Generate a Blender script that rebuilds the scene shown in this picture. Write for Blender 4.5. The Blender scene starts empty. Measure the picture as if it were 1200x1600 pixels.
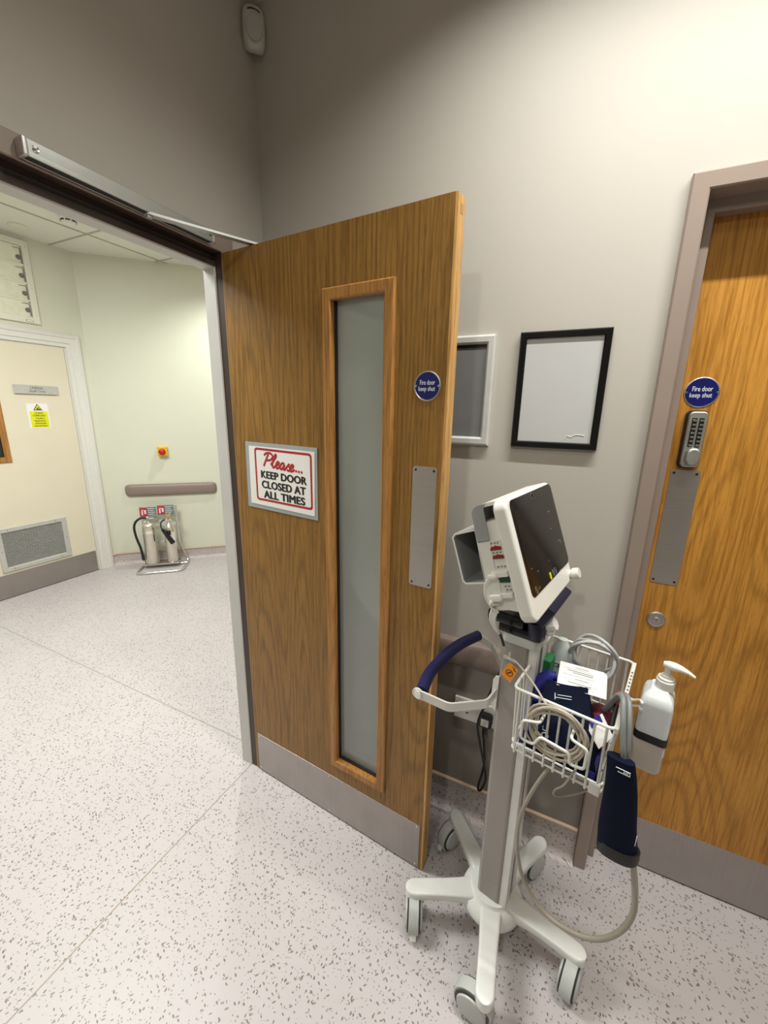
import bpy, bmesh, math, random
from mathutils import Matrix, Vector
random.seed(7)
S = bpy.context.scene
COL = S.collection
R = math.radians
PI = math.pi


def lin(r, g, b):
    f = lambda c: (c / 255 / 12.92) if c / 255 <= .04045 else ((c / 255 + .055) / 1.055) ** 2.4
    return (f(r), f(g), f(b), 1)


# ------------------------------------------------------------------ camera
cam_d = bpy.data.cameras.new('camera')
cam = bpy.data.objects.new('camera', cam_d)
COL.objects.link(cam)
yaw, pitch, roll = 0.44207, 0.24578, 0.01877
fw = Vector((-math.sin(yaw) * math.cos(pitch), math.cos(yaw) * math.cos(pitch), -math.sin(pitch)))
rt = Vector((math.cos(yaw), math.sin(yaw), 0))
up = rt.cross(fw)
r2 = rt * math.cos(roll) + up * math.sin(roll)
u2 = r2.cross(fw)
cam.matrix_world = Matrix(((r2.x, u2.x, -fw.x, 1.1228), (r2.y, u2.y, -fw.y, -1.3004), (r2.z, u2.z, -fw.z, 1.5587), (0, 0, 0, 1)))
cam_d.sensor_fit = 'HORIZONTAL'
cam_d.sensor_width = 36
cam_d.lens = 628.27 / 1200 * 36
cam_d.clip_start = .02
S.camera = cam

# ------------------------------------------------------------------ world, exposure, lamps
S.view_settings.view_transform = 'Standard'
S.view_settings.look = 'None'
S.view_settings.exposure = 0.0
S.view_settings.gamma = 1
S.view_settings.use_curve_mapping = False
w = bpy.data.worlds.new('world')
S.world = w
w.use_nodes = True
w.node_tree.nodes['Background'].inputs[0].default_value = (1, .98, .93, 1)
w.node_tree.nodes['Background'].inputs[1].default_value = .02


def spot(name, loc, power, angle, blend, size, color, target=None):
    d = bpy.data.lights.new(name, 'SPOT')
    d.energy = power
    d.spot_size = R(angle)
    d.spot_blend = blend
    d.shadow_soft_size = size
    d.color = color
    o = bpy.data.objects.new(name, d)
    COL.objects.link(o)
    o.location = loc
    if target:
        o.rotation_euler = (Vector(target) - Vector(loc)).to_track_quat('-Z', 'Y').to_euler()
    return o


def area(name, loc, power, sx, sy, color):
    d = bpy.data.lights.new(name, 'AREA')
    d.shape = 'RECTANGLE'
    d.size, d.size_y = sx, sy
    d.energy = power
    d.color = color
    o = bpy.data.objects.new(name, d)
    COL.objects.link(o)
    o.location = loc
    return o


WARM = (1, .978, .95)
PALE = (1, 1, .89)
COOL = (1, 1, .955)
strip = area('strip_light_door', (1.46, -.447, 2.80), 23, 1.3, .028, (1, .995, .935))
strip.data.spread = R(134)
spot('downlight_room', (.85, -2.15, 2.80), 54, 168, .5, .07, PALE)
spot('fill_spot_side', (2.5, -1.15, 2.80), 26, 165, .6, .08, PALE)  # unseen fill, added to brighten the left wall
spot('downlight_corridor', (-1.55, 1.55, 2.80), 78, 150, .7, .05, COOL)
area('panel_corridor', (-1.2, -.6, 2.80), 82, 1.2, .6, COOL)

# ------------------------------------------------------------------ node helpers


class NT:
    def __init__(s, name):
        s.m = bpy.data.materials.new(name)
        s.m.use_nodes = True
        s.t = s.m.node_tree
        s.b = s.t.nodes['Principled BSDF']
        s.out = s.t.nodes['Material Output']

    def n(s, kind, **kw):
        n = s.t.nodes.new(kind)
        for k, v in kw.items():
            if k.startswith('i_'):
                n.inputs[k[2:].replace('_', ' ')].default_value = v
            else:
                setattr(n, k, v)
        return n

    def l(s, a, b):
        s.t.links.new(a, b)

    def ramp(s, fac, stops):
        n = s.n('ShaderNodeValToRGB')
        e = n.color_ramp.elements
        while len(e) < len(stops):
            e.new(.5)
        for k, (p, c) in enumerate(stops):
            e[k].position = p
            e[k].color = c
        s.l(fac, n.inputs[0])
        return n.outputs[0]

    def coords(s, scale=(1, 1, 1), rot=(0, 0, 0), loc=(0, 0, 0)):
        tc = s.n('ShaderNodeTexCoord')
        mp = s.n('ShaderNodeMapping')
        mp.inputs['Scale'].default_value = scale
        mp.inputs['Rotation'].default_value = rot
        mp.inputs['Location'].default_value = loc
        s.l(tc.outputs['Object'], mp.inputs[0])
        return mp.outputs[0]

    def math(s, op, a, b=None, c=None):
        n = s.n('ShaderNodeMath', operation=op)
        for k, v in enumerate((a, b, c)):
            if v is None:
                continue
            if isinstance(v, (int, float)):
                n.inputs[k].default_value = v
            else:
                s.l(v, n.inputs[k])
        return n.outputs[0]

    def mix(s, fac, a, b, mode='MIX'):
        n = s.n('ShaderNodeMix', data_type='RGBA', blend_type=mode)
        for idx, v in ((0, fac), (6, a), (7, b)):
            if isinstance(v, (int, float)):
                n.inputs[idx].default_value = v
            elif isinstance(v, tuple):
                n.inputs[idx].default_value = v
            else:
                s.l(v, n.inputs[idx])
        return n.outputs[2]

    def bump(s, h, strength, dist=.001):
        n = s.n('ShaderNodeBump')
        n.inputs['Strength'].default_value = strength
        n.inputs['Distance'].default_value = dist
        s.l(h, n.inputs['Height'])
        s.l(n.outputs[0], s.b.inputs['Normal'])


def mul(c, k):
    return (min(c[0] * k, 1), min(c[1] * k, 1), min(c[2] * k, 1), 1)


def plain(name, c, rough=.5, metal=0, spec=.5, vary=.06, scale=25, bump=0, coat=0, stretch=(1, 1, 1)):
    t = NT(name)
    nz = t.n('ShaderNodeTexNoise', i_Scale=scale, i_Detail=3.0)
    t.l(t.coords(stretch), nz.inputs['Vector'])
    col = t.ramp(nz.outputs['Fac'], [(.25, mul(c, 1 - vary)), (.75, mul(c, 1 + vary))])
    t.l(col, t.b.inputs['Base Color'])
    t.b.inputs['Roughness'].default_value = rough
    t.b.inputs['Metallic'].default_value = metal
    t.b.inputs['Specular IOR Level'].default_value = spec
    t.b.inputs['Coat Weight'].default_value = coat
    if bump:
        n2 = t.n('ShaderNodeTexNoise', i_Scale=scale * 12, i_Detail=2.0)
        t.l(t.coords(stretch), n2.inputs['Vector'])
        t.bump(n2.outputs['Fac'], bump)
    return t.m


def oak(name, dark, light, figure=(5.5, 5.5, .55), rings=16, rot=(0, 0, 0), rough=.38, cath=.55, loc=(0, 0, 0)):
    t = NT(name)
    c = t.coords(figure, rot, loc)
    n1 = t.n('ShaderNodeTexNoise', i_Scale=1.0, i_Detail=.6, i_Roughness=.3)
    t.l(c, n1.inputs['Vector'])
    rag = t.n('ShaderNodeTexNoise', i_Scale=1.0, i_Detail=3.0)
    t.l(t.coords((70, 70, 12), rot), rag.inputs['Vector'])
    field = t.math('MULTIPLY_ADD', rag.outputs['Fac'], .022, n1.outputs['Fac'])
    wave = t.math('SINE', t.math('MULTIPLY', field, rings * 2 * PI))
    wave = t.math('MULTIPLY_ADD', wave, .5, .5)
    wave = t.math('POWER', wave, 3.0)
    fib = t.n('ShaderNodeTexNoise', i_Scale=1.0, i_Detail=4.0, i_Roughness=.6)
    t.l(t.coords((150, 150, 5), rot), fib.inputs['Vector'])
    por = t.n('ShaderNodeTexNoise', i_Scale=1.0, i_Detail=2.0)
    t.l(t.coords((420, 420, 22), rot), por.inputs['Vector'])
    broad = t.n('ShaderNodeTexNoise', i_Scale=1.0, i_Detail=2.0)
    t.l(t.coords((9, 9, .5), rot), broad.inputs['Vector'])
    base = t.ramp(fib.outputs['Fac'], [(.3, mul(dark, .9)), (.55, mul(light, .92)), (.75, light)])
    base = t.mix(t.math('MULTIPLY', broad.outputs['Fac'], .5), base, dark)
    base = t.mix(t.math('MULTIPLY', wave, cath), base, mul(dark, .5))
    pore = t.ramp(por.outputs['Fac'], [(.33, (1, 1, 1, 1)), (.41, (0, 0, 0, 1))])
    base = t.mix(t.math('MULTIPLY', pore, .4), base, mul(dark, .42))
    t.l(base, t.b.inputs['Base Color'])
    t.b.inputs['Roughness'].default_value = rough
    t.b.inputs['Specular IOR Level'].default_value = .35
    t.bump(fib.outputs['Fac'], .06)
    return t.m


class Turned:
    """object coordinates laid out so that a wall face takes the place of the floor plane"""

    def __init__(s, t):
        tc = t.n('ShaderNodeTexCoord')
        a = t.n('ShaderNodeSeparateXYZ')
        t.l(tc.outputs['Object'], a.inputs[0])
        c = t.n('ShaderNodeCombineXYZ')
        t.l(t.math('ADD', a.outputs[0], a.outputs[1]), c.inputs[0])
        t.l(a.outputs[2], c.inputs[1])
        s.outputs = {'Object': c.outputs[0]}


def fleck_floor(name, base, base2, wall=False):
    t = NT(name)
    tc = Turned(t) if wall else t.n('ShaderNodeTexCoord')
    specs = [((56, 118, 1), 20, .17, .25, lin(112, 102, 98)), ((50, 125, 1), -47, .15, .23, lin(122, 113, 108)),
             ((64, 120, 1), 83, .18, .24, lin(104, 94, 92)), ((84, 150, 1), -12, .18, .24, lin(158, 148, 144)),
             ((60, 110, 1), 55, .12, .20, lin(130, 118, 112))]
    nz = t.n('ShaderNodeTexNoise', i_Scale=1.7, i_Detail=3.0)
    t.l(tc.outputs['Object'], nz.inputs['Vector'])
    col = t.ramp(nz.outputs['Fac'], [(.3, base), (.7, base2)])
    for k, (sc, ro, share, rad, fc) in enumerate(specs):
        r0 = t.n('ShaderNodeMapping')
        r0.inputs['Rotation'].default_value = (0, 0, R(ro))
        r0.inputs['Location'].default_value = (k * 3.17, k * 1.31, 0)
        t.l(tc.outputs['Object'], r0.inputs[0])
        r1 = t.n('ShaderNodeMapping')
        r1.inputs['Scale'].default_value = sc
        t.l(r0.outputs[0], r1.inputs[0])
        v = t.n('ShaderNodeTexVoronoi', voronoi_dimensions='2D', i_Scale=1.0)
        t.l(r1.outputs[0], v.inputs['Vector'])
        sep = t.n('ShaderNodeSeparateColor')
        t.l(v.outputs['Color'], sep.inputs[0])
        pick = t.math('LESS_THAN', sep.outputs[0], share)
        size = t.math('MULTIPLY_ADD', sep.outputs[1], rad * .8, rad * .4)
        near = t.math('LESS_THAN', v.outputs['Distance'], size)
        fac = t.math('MULTIPLY', t.math('MULTIPLY', pick, near), .9)
        col = t.mix(fac, col, fc)
    if not wall:
        # two hot-welded seams of the vinyl sheets
        sx = t.n('ShaderNodeSeparateXYZ')
        t.l(tc.outputs['Object'], sx.inputs[0])
        n2 = t.n('ShaderNodeTexNoise', i_Scale=9.0)
        t.l(tc.outputs['Object'], n2.inputs['Vector'])
        wob = t.math('MULTIPLY_ADD', n2.outputs['Fac'], .004, -.002)
        d1 = t.math('ABSOLUTE', t.math('ADD', t.math('ADD', sx.outputs[0], .034), wob))
        col = t.mix(t.math('MULTIPLY', t.math('LESS_THAN', d1, .0024), .9), col, lin(150, 132, 116))
        d2 = t.math('ABSOLUTE', t.math('ADD', t.math('ADD', sx.outputs[1], .125), wob))
        west = t.math('LESS_THAN', sx.outputs[0], -.06)
        col = t.mix(t.math('MULTIPLY', t.math('MULTIPLY', t.math('LESS_THAN', d2, .0035), west), .8), col, lin(150, 150, 138))
    t.l(col, t.b.inputs['Base Color'])
    t.b.inputs['Roughness'].default_value = .42
    t.b.inputs['Specular IOR Level'].default_value = .4
    return t.m


def brushed(name, c, rough=.34, stretch=(3, 3, 260), metal=1.0, smear=.25):
    t = NT(name)
    nz = t.n('ShaderNodeTexNoise', i_Scale=1.0, i_Detail=3.0)
    t.l(t.coords(stretch), nz.inputs['Vector'])
    sm = t.n('ShaderNodeTexNoise', i_Scale=11.0, i_Detail=4.0)
    t.l(t.coords(), sm.inputs['Vector'])
    col = t.ramp(nz.outputs['Fac'], [(.3, mul(c, .96)), (.7, mul(c, 1.03))])
    col = t.mix(t.math('MULTIPLY', sm.outputs['Fac'], smear), col, mul(c, .6))
    t.l(col, t.b.inputs['Base Color'])
    rr = t.math('MULTIPLY_ADD', sm.outputs['Fac'], .2, rough - .1)
    t.l(rr, t.b.inputs['Roughness'])
    t.b.inputs['Metallic'].default_value = metal
    return t.m


def glass(name, tint, milk):
    t = NT(name)
    tr = t.n('ShaderNodeBsdfTransparent')
    tr.inputs[0].default_value = (.92, .95, .93, 1)
    gl = t.n('ShaderNodeBsdfGlossy')
    gl.inputs['Roughness'].default_value = .03
    df = t.n('ShaderNodeBsdfDiffuse')
    tl = t.n('ShaderNodeBsdfTranslucent')
    nz = t.n('ShaderNodeTexNoise', i_Scale=6.0, i_Detail=3.0)
    t.l(t.coords((1, 1, .5)), nz.inputs['Vector'])
    c = t.ramp(nz.outputs['Fac'], [(.3, mul(tint, .94)), (.7, tint)])
    t.l(c, df.inputs[0])
    t.l(c, tl.inputs[0])
    m0 = t.n('ShaderNodeMixShader')
    m0.inputs[0].default_value = .5
    t.l(df.outputs[0], m0.inputs[1])
    t.l(tl.outputs[0], m0.inputs[2])
    m1 = t.n('ShaderNodeMixShader')
    m1.inputs[0].default_value = milk
    t.l(tr.outputs[0], m1.inputs[1])
    t.l(m0.outputs[0], m1.inputs[2])
    fr = t.n('ShaderNodeFresnel')
    fr.inputs[0].default_value = 1.5
    m2 = t.n('ShaderNodeMixShader')
    t.l(t.math('MULTIPLY_ADD', fr.outputs[0], 1.0, .05), m2.inputs[0])
    t.l(m1.outputs[0], m2.inputs[1])
    t.l(gl.outputs[0], m2.inputs[2])
    t.l(m2.outputs[0], t.out.inputs[0])
    return t.m


# ------------------------------------------------------------------ materials
m_wall = plain('wall_paint_taupe', lin(188, 182, 173), .62, vary=.02, scale=3, bump=.05)
m_wall_green = plain('corridor_paint_pale_green', lin(214, 216, 198), .6, vary=.02, scale=3, bump=.04)
m_sheet = plain('protection_sheet_shaded', lin(132, 125, 118), .17, vary=.03, scale=3, spec=.5)  # gloss sheet, with the shade under the rail put into its colour
m_floor = fleck_floor('flecked_vinyl', lin(193, 187, 188), lin(187, 181, 182))
m_floor_up = fleck_floor('flecked_vinyl_upstand', lin(200, 190, 187), lin(192, 182, 180), True)
m_ceil = plain('ceiling_paint', lin(226, 224, 214), .8, vary=.02, scale=40)
m_tile = plain('ceiling_tile', lin(226, 226, 214), .85, vary=.03, scale=160, bump=.15)
m_tbar = plain('ceiling_grid_white', lin(176, 176, 160), .5)
m_frame = plain('frame_taupe_gloss', lin(152, 136, 126), .32, vary=.03, scale=9)
m_lining = plain('frame_lining_pale', lin(198, 196, 192), .4, vary=.03, scale=9)
m_rebate = plain('frame_taupe_shaded', lin(66, 50, 44), .45, vary=.05)  # frame taupe darkened to paint in the shade of the rebate
m_seal = plain('intumescent_seal_black', lin(18, 16, 15), .5)
m_caprail = plain('cap_strip_beige', lin(190, 164, 146), .4)
m_bumper = plain('bump_rail_taupe', lin(136, 121, 112), .4, vary=.03, scale=60)
m_oak1 = oak('oak_veneer_brown', lin(116, 82, 34), lin(166, 122, 60), (6.5, 6.5, .42), 22, loc=(1.3, 0, .4), cath=.36)
m_oak2 = oak('oak_veneer_golden', lin(164, 108, 34), lin(212, 152, 68), (4.6, 4.6, .9), 24, (0, R(16), 0), cath=.36)
m_oakbead = oak('oak_bead', lin(150, 98, 46), lin(190, 138, 76), (14, 14, .8), 9, cath=.3)
m_oakedge = oak('oak_lipping_lit', lin(172, 120, 60), lin(226, 178, 108), (30, 30, .8), 5, cath=.2)  # leaf edge, lightened in colour for the lamp light falling on it
m_glass = glass('obscured_glass', lin(214, 220, 216), .72)
m_gasket = plain('glazing_gasket', lin(28, 24, 20), .6)
m_steel = brushed('satin_steel', lin(196, 191, 187), .4, (2, 2, 200), smear=.12)
m_steelh = brushed('satin_steel_kickplate', lin(178, 172, 168), .38, (200, 200, 2), smear=.35)
m_alu = brushed('satin_aluminium', lin(190, 192, 188), .46, (2, 2, 120), smear=.1)
m_chrome = plain('chrome', lin(225, 225, 225), .12, 1.0, vary=.02)
m_polish = brushed('polished_steel', lin(232, 226, 214), .3, (60, 60, 2), metal=.92, smear=.1)
m_dark = plain('black_plastic', lin(20, 20, 21), .42)
m_black = plain('black_gloss', lin(10, 10, 11), .2)
m_screen = plain('screen_glass', lin(12, 11, 11), .08, spec=.35, vary=.1)
m_lcd = plain('screen_face', lin(17, 15, 14), .12, spec=.3, vary=.1)
m_mark = plain('screen_marks_grey', lin(120, 120, 115), .4)
m_white = plain('white_plastic', lin(228, 226, 220), .35, vary=.02)
m_white2 = plain('white_enamel', lin(222, 221, 214), .28, vary=.02, coat=.3)
m_offwhite = plain('cream_white_paint', lin(224, 224, 208), .45, vary=.02)
m_cream = plain('cream_laminate', lin(220, 213, 190), .42, vary=.02, scale=4)
m_grey = plain('grey_powder_coat', lin(156, 150, 145), .38, .25, vary=.03, scale=90)
m_greyband = plain('grey_soft_plastic', lin(150, 150, 150), .5)
m_castgrey = plain('castor_grey_plastic', lin(188, 190, 187), .42, vary=.03)
m_tyre = plain('castor_tyre', lin(58, 58, 58), .55)
m_arm = plain('cast_base_white', lin(230, 231, 228), .3, vary=.02, coat=.3)
m_blue = plain('blue_rubber_grip', lin(17, 22, 76), .5, vary=.1, scale=200, bump=.2)
m_navyplastic = plain('navy_plastic', lin(14, 16, 44), .35)
m_navy = plain('navy_cuff_fabric', lin(7, 15, 38), .75, spec=.15, vary=.15, scale=300, bump=.2)
m_royal = plain('royal_blue_fabric', lin(22, 26, 120), .6, vary=.15, scale=200, bump=.3)
m_maroon = plain('maroon_fabric', lin(96, 22, 38), .65, vary=.15, scale=200, bump=.3)
m_hose = plain('grey_hose', lin(128, 130, 130), .45, vary=.04)
m_hosel = plain('beige_grey_hose', lin(158, 150, 138), .42, vary=.04)
m_cable = plain('warm_grey_cable', lin(176, 166, 150), .45, vary=.04)
m_clear = plain('pale_tubing', lin(186, 186, 186), .3, vary=.04)
m_paper = plain('white_paper', lin(232, 230, 226), .7, vary=.01)
m_board = plain('grey_mount_board', lin(158, 164, 166), .6, vary=.03, scale=60)
m_red = plain('sign_red_ink', lin(168, 30, 40), .5)
m_ink = plain('black_ink', lin(22, 22, 22), .5)
m_greyink = plain('grey_ink', lin(112, 112, 108), .5)
m_signblue = plain('sign_blue_enamel', lin(16, 22, 96), .3, vary=.06)
m_signwhite = plain('sign_white_ink', lin(225, 228, 235), .4)
m_yellow = plain('hazard_yellow', lin(220, 222, 30), .5)
m_estop = plain('switch_yellow', lin(226, 190, 30), .4)
m_redbtn = plain('red_push_button', lin(190, 22, 24), .35)
m_redsign = plain('sign_red', lin(196, 36, 44), .45)
m_darkred = plain('connector_red', lin(140, 20, 18), .4)
m_brick = plain('connector_brown_red', lin(116, 40, 22), .45)
m_green = plain('connector_green', lin(14, 70, 48), .4)
m_greenbox = plain('green_packet', lin(40, 116, 66), .45)
m_orange = plain('orange_tag', lin(244, 150, 20), .5)
m_bottle = plain('translucent_white_bottle', lin(226, 230, 232), .3, vary=.02)
m_bottle.node_tree.nodes['Principled BSDF'].inputs['Subsurface Weight'].default_value = .3
m_bottle.node_tree.nodes['Principled BSDF'].inputs['Subsurface Radius'].default_value = (.02, .02, .02)
m_bottle_shade = plain('bottle_shaded_beige', lin(196, 184, 174), .45)  # lower part of the bottle, shade below the strap painted as beige
m_pack = plain('frosted_packet', lin(200, 208, 204), .3)
m_grille = plain('grille_silver', lin(196, 196, 190), .42, .3)
m_sensor = plain('sensor_white', lin(206, 204, 192), .4)
m_posterbk = plain('poster_grey_back', lin(122, 122, 122), .22, spec=.5)
m_posterwh = plain('poster_blank_sheet', lin(196, 196, 196), .16, spec=.5, vary=.03, scale=5)
m_silver = plain('silver_snap_frame', lin(215, 215, 212), .3, .25)
m_idgrey = plain('id_sign_grey', lin(116, 126, 128), .4)
m_idtext = plain('id_sign_pale_print', lin(190, 200, 200), .5)
m_string = plain('yellow_tie', lin(220, 180, 90), .5)
m_bladewh = plain('louvre_blade', lin(226, 226, 204), .35)
m_darkglass = plain('dark_glass', lin(36, 38, 36), .08, spec=.6, vary=.2, scale=8)

# ------------------------------------------------------------------ mesh helpers
OFF = {}


def rotz(a):
    return Matrix.Rotation(a, 4, 'Z')


def T(x, y, z):
    return Matrix.Translation((x, y, z))


def BM():
    return bmesh.new()


def box(bm, x0, x1, y0, y1, z0, z1, M=None, bev=0, seg=2):
    b = bmesh.new()
    bmesh.ops.create_cube(b, size=1)
    for v in b.verts:
        v.co = Vector(((x0 + x1) / 2 + v.co.x * (x1 - x0), (y0 + y1) / 2 + v.co.y * (y1 - y0), (z0 + z1) / 2 + v.co.z * (z1 - z0)))
    if bev:
        bmesh.ops.bevel(b, geom=b.edges[:], offset=bev, segments=seg, affect='EDGES', profile=.5)
    add(bm, b, M)


def add(bm, b, M=None):
    if M is not None:
        bmesh.ops.transform(b, matrix=M, verts=b.verts)
    me = bpy.data.meshes.new('tmp')
    b.to_mesh(me)
    b.free()
    bm.from_mesh(me)
    bpy.data.meshes.remove(me)


def skin(bm, rings, closed_loop=False, caps=True, M=None):
    b = bmesh.new()
    rr = [[b.verts.new(Vector(p)) for p in ring] for ring in rings]
    n = len(rr[0])
    pairs = list(zip(rr[:-1], rr[1:]))
    if closed_loop:
        pairs.append((rr[-1], rr[0]))
    for a, c in pairs:
        for i in range(n):
            j = (i + 1) % n
            try:
                b.faces.new((a[i], a[j], c[j], c[i]))
            except ValueError:
                pass
    if caps and not closed_loop:
        b.faces.new(list(reversed(rr[0])))
        b.faces.new(rr[-1])
    bmesh.ops.recalc_face_normals(b, faces=b.faces)
    add(bm, b, M)


def spline(pts, per=8, closed=False):
    pts = [Vector(p) for p in pts]
    n = len(pts)
    if n < 3:
        return pts
    out = []
    rng = range(n) if closed else range(n - 1)
    for i in rng:
        if closed:
            p0, p1, p2, p3 = pts[(i - 1) % n], pts[i], pts[(i + 1) % n], pts[(i + 2) % n]
        else:
            p1, p2 = pts[i], pts[i + 1]
            p0 = pts[i - 1] if i > 0 else p1 * 2 - p2
            p3 = pts[i + 2] if i + 2 < n else p2 * 2 - p1
        for k in range(per):
            t = k / per
            out.append(.5 * ((2 * p1) + (p2 - p0) * t + (2 * p0 - 5 * p1 + 4 * p2 - p3) * t * t + (3 * p1 - p0 - 3 * p2 + p3) * t ** 3))
    if not closed:
        out.append(pts[-1])
    return out


def fillet(pts, r, k=4, closed=False):
    pts = [Vector(p) for p in pts]
    n = len(pts)
    out = []
    for i, p in enumerate(pts):
        if not closed and i in (0, n - 1):
            out.append(p)
            continue
        a, b = pts[i - 1], pts[(i + 1) % n]
        da, db = (a - p), (b - p)
        q = min(r, da.length * .45, db.length * .45)
        s, e = p + da.normalized() * q, p + db.normalized() * q
        for j in range(k + 1):
            t = j / k
            out.append(s * (1 - t) ** 2 + p * 2 * t * (1 - t) + e * t * t)
    return out


def tube(bm, pts, r, n=10, smooth=0, closed=False, M=None, flat=None):
    pts = spline(pts, smooth, closed) if smooth else [Vector(p) for p in pts]
    rings = []
    m = len(pts)
    prev = None
    for i, p in enumerate(pts):
        if closed:
            tan = (pts[(i + 1) % m] - pts[i - 1])
        else:
            tan = pts[min(i + 1, m - 1)] - pts[max(i - 1, 0)]
        tan = tan.normalized() if tan.length > 1e-9 else Vector((0, 0, 1))
        if prev is None:
            u = tan.cross(Vector((0, 0, 1)))
            if u.length < .1:
                u = tan.cross(Vector((1, 0, 0)))
            u.normalize()
        else:
            u = prev - tan * prev.dot(tan)
            u.normalize()
        prev = u
        v = tan.cross(u)
        rad = r[min(i * len(r) // m, len(r) - 1)] if isinstance(r, (list, tuple)) else r
        rings.append([p + (u * math.cos(2 * PI * k / n) + v * math.sin(2 * PI * k / n)) * rad for k in range(n)])
    skin(bm, rings, closed, True, M)


def rrect(w, h, r, seg=5, cx=0, cy=0):
    out = []
    for sx, sy, a0 in ((1, 1, 0), (-1, 1, 90), (-1, -1, 180), (1, -1, 270)):
        for k in range(seg + 1):
            a = R(a0 + 90 * k / seg)
            out.append((cx + sx * (w / 2 - r) + r * math.cos(a), cy + sy * (h / 2 - r) + r * math.sin(a)))
    return out


def prism(bm, pts, y0, y1, M=None, bev=0, seg=2):
    """polygon in the XZ plane, extruded from y0 to y1"""
    b = bmesh.new()
    a = [b.verts.new((x, y0, z)) for x, z in pts]
    c = [b.verts.new((x, y1, z)) for x, z in pts]
    f1 = b.faces.new(a)
    f2 = b.faces.new(list(reversed(c)))
    n = len(pts)
    for i in range(n):
        j = (i + 1) % n
        b.faces.new((a[j], a[i], c[i], c[j]))
    bmesh.ops.recalc_face_normals(b, faces=b.faces)
    if bev:
        es = [e for e in b.edges if any(f in (f1, f2) for f in e.link_faces)]
        bmesh.ops.bevel(b, geom=es, offset=bev, segments=seg, affect='EDGES', profile=.5)
    add(bm, b, M)


def lathe(bm, prof, n=32, M=None):
    rings = [[(r * math.cos(2 * PI * k / n), r * math.sin(2 * PI * k / n), z) for k in range(n)] for r, z in prof]
    skin(bm, rings, False, True, M)


def cyl(bm, p, q, r, n=20, bev=0):
    p, q = Vector(p), Vector(q)
    d = (q - p)
    M = Matrix.Translation(p) @ d.to_track_quat('Z', 'Y').to_matrix().to_4x4()
    h = d.length
    if bev:
        k = [(r - bev, 0), (r - .3 * bev, .3 * bev), (r, bev), (r, h - bev), (r - .3 * bev, h - .3 * bev), (r - bev, h)]
    else:
        k = [(r, 0), (r, h)]
    lathe(bm, k, n, M)


def frame_ring(bm, x0, x1, z0, z1, w, y0, y1, bev=0):
    """a mitred picture-frame ring in the XZ plane"""
    prof = [(0, y1), (0, y0 + bev), (bev, y0), (w - bev, y0), (w, y0 + bev), (w, y1)] if bev else [(0, y1), (0, y0), (w, y0), (w, y1)]
    rings = []
    for cx, cz, sx, sz in ((x0, z0, 1, 1), (x1, z0, -1, 1), (x1, z1, -1, -1), (x0, z1, 1, -1)):
        rings.append([(cx + sx * d, y, cz + sz * d) for d, y in prof])
    skin(bm, rings, True)


def arch3(bm, x0, x1, zt, w, y0, y1, bev=0, zb=.001):
    """two posts and a head with mitred corners, in the XZ plane; x0, x1, zt are the outer edges"""
    prof = [(0, y1), (0, y0 + bev), (bev, y0), (w - bev, y0), (w, y0 + bev), (w, y1)] if bev else [(0, y1), (0, y0), (w, y0), (w, y1)]
    skin(bm, [[(x0 + d, y, zb) for d, y in prof], [(x0 + d, y, zt - d) for d, y in prof], [(x1 - d, y, zt - d) for d, y in prof], [(x1 - d, y, zb) for d, y in prof]])


# ------------------------------------------------------------------ object helpers
def empty(name, F, base=(0, 0, 0)):
    o = bpy.data.objects.new(name, None)
    COL.objects.link(o)
    o.empty_display_size = .05
    o.matrix_world = F @ Matrix.Translation(base)
    OFF[o.name] = Vector(base)
    return o


def props(o, label=None, cat=None, group=None, kind=None):
    for k, v in (('label', label), ('category', cat), ('group', group), ('kind', kind)):
        if v:
            o[k] = v
    return o


def thing(name, label, cat, F, base=(0, 0, 0), group=None, kind=None):
    return props(empty(name, F, base), label, cat, group, kind)


def obj(name, bm, mat, parent=None, F=None, base=None, sharp=40, smooth=True):
    me = bpy.data.meshes.new(name)
    bmesh.ops.remove_doubles(bm, verts=bm.verts, dist=1e-6)
    bm.to_mesh(me)
    bm.free()
    return obj_me(name, me, mat, parent, F, base, sharp, smooth)


def obj_me(name, me, mat, parent=None, F=None, base=None, sharp=40, smooth=True):
    me.materials.append(mat)
    bev_smooth = smooth and len(me.polygons) < 4000
    if smooth and len(me.polygons):
        me.polygons.foreach_set('use_smooth', [True] * len(me.polygons))
        me.set_sharp_from_angle(angle=R(sharp))
    o = bpy.data.objects.new(name, me)
    COL.objects.link(o)
    if bev_smooth:
        wn = o.modifiers.new('weighted_normals', 'WEIGHTED_NORMAL')
        wn.keep_sharp = True
        wn.weight = 90
    if parent is not None:
        off = OFF[parent.name]
        me.transform(Matrix.Translation(-off))
        o.parent = parent
        OFF[o.name] = off
    else:
        F = F or Matrix.Identity(4)
        if base is None:
            xs = [v.co for v in me.vertices]
            base = Vector(((min(v.x for v in xs) + max(v.x for v in xs)) / 2, (min(v.y for v in xs) + max(v.y for v in xs)) / 2, min(v.z for v in xs)))
        base = Vector(base)
        me.transform(Matrix.Translation(-base))
        o.matrix_world = F @ Matrix.Translation(base)
        OFF[o.name] = base
    return o


def struct(name, bm, mat, smooth=False, sharp=30):
    o = obj(name, bm, mat, base=(0, 0, 0), smooth=smooth, sharp=sharp)
    o['kind'] = 'structure'
    return o


def text_mesh(s, bold=0, shear=0, extrude=0, spacing=1.0):
    c = bpy.data.curves.new('lettering', 'FONT')
    c.body = s
    c.size = 1
    c.offset = bold
    c.shear = shear
    c.space_character = spacing
    c.resolution_u = 3
    o = bpy.data.objects.new('lettering', c)
    COL.objects.link(o)
    dg = bpy.context.evaluated_depsgraph_get()
    me = bpy.data.meshes.new_from_object(o.evaluated_get(dg))
    bpy.data.objects.remove(o)
    bpy.data.curves.remove(c)
    return me


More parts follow.
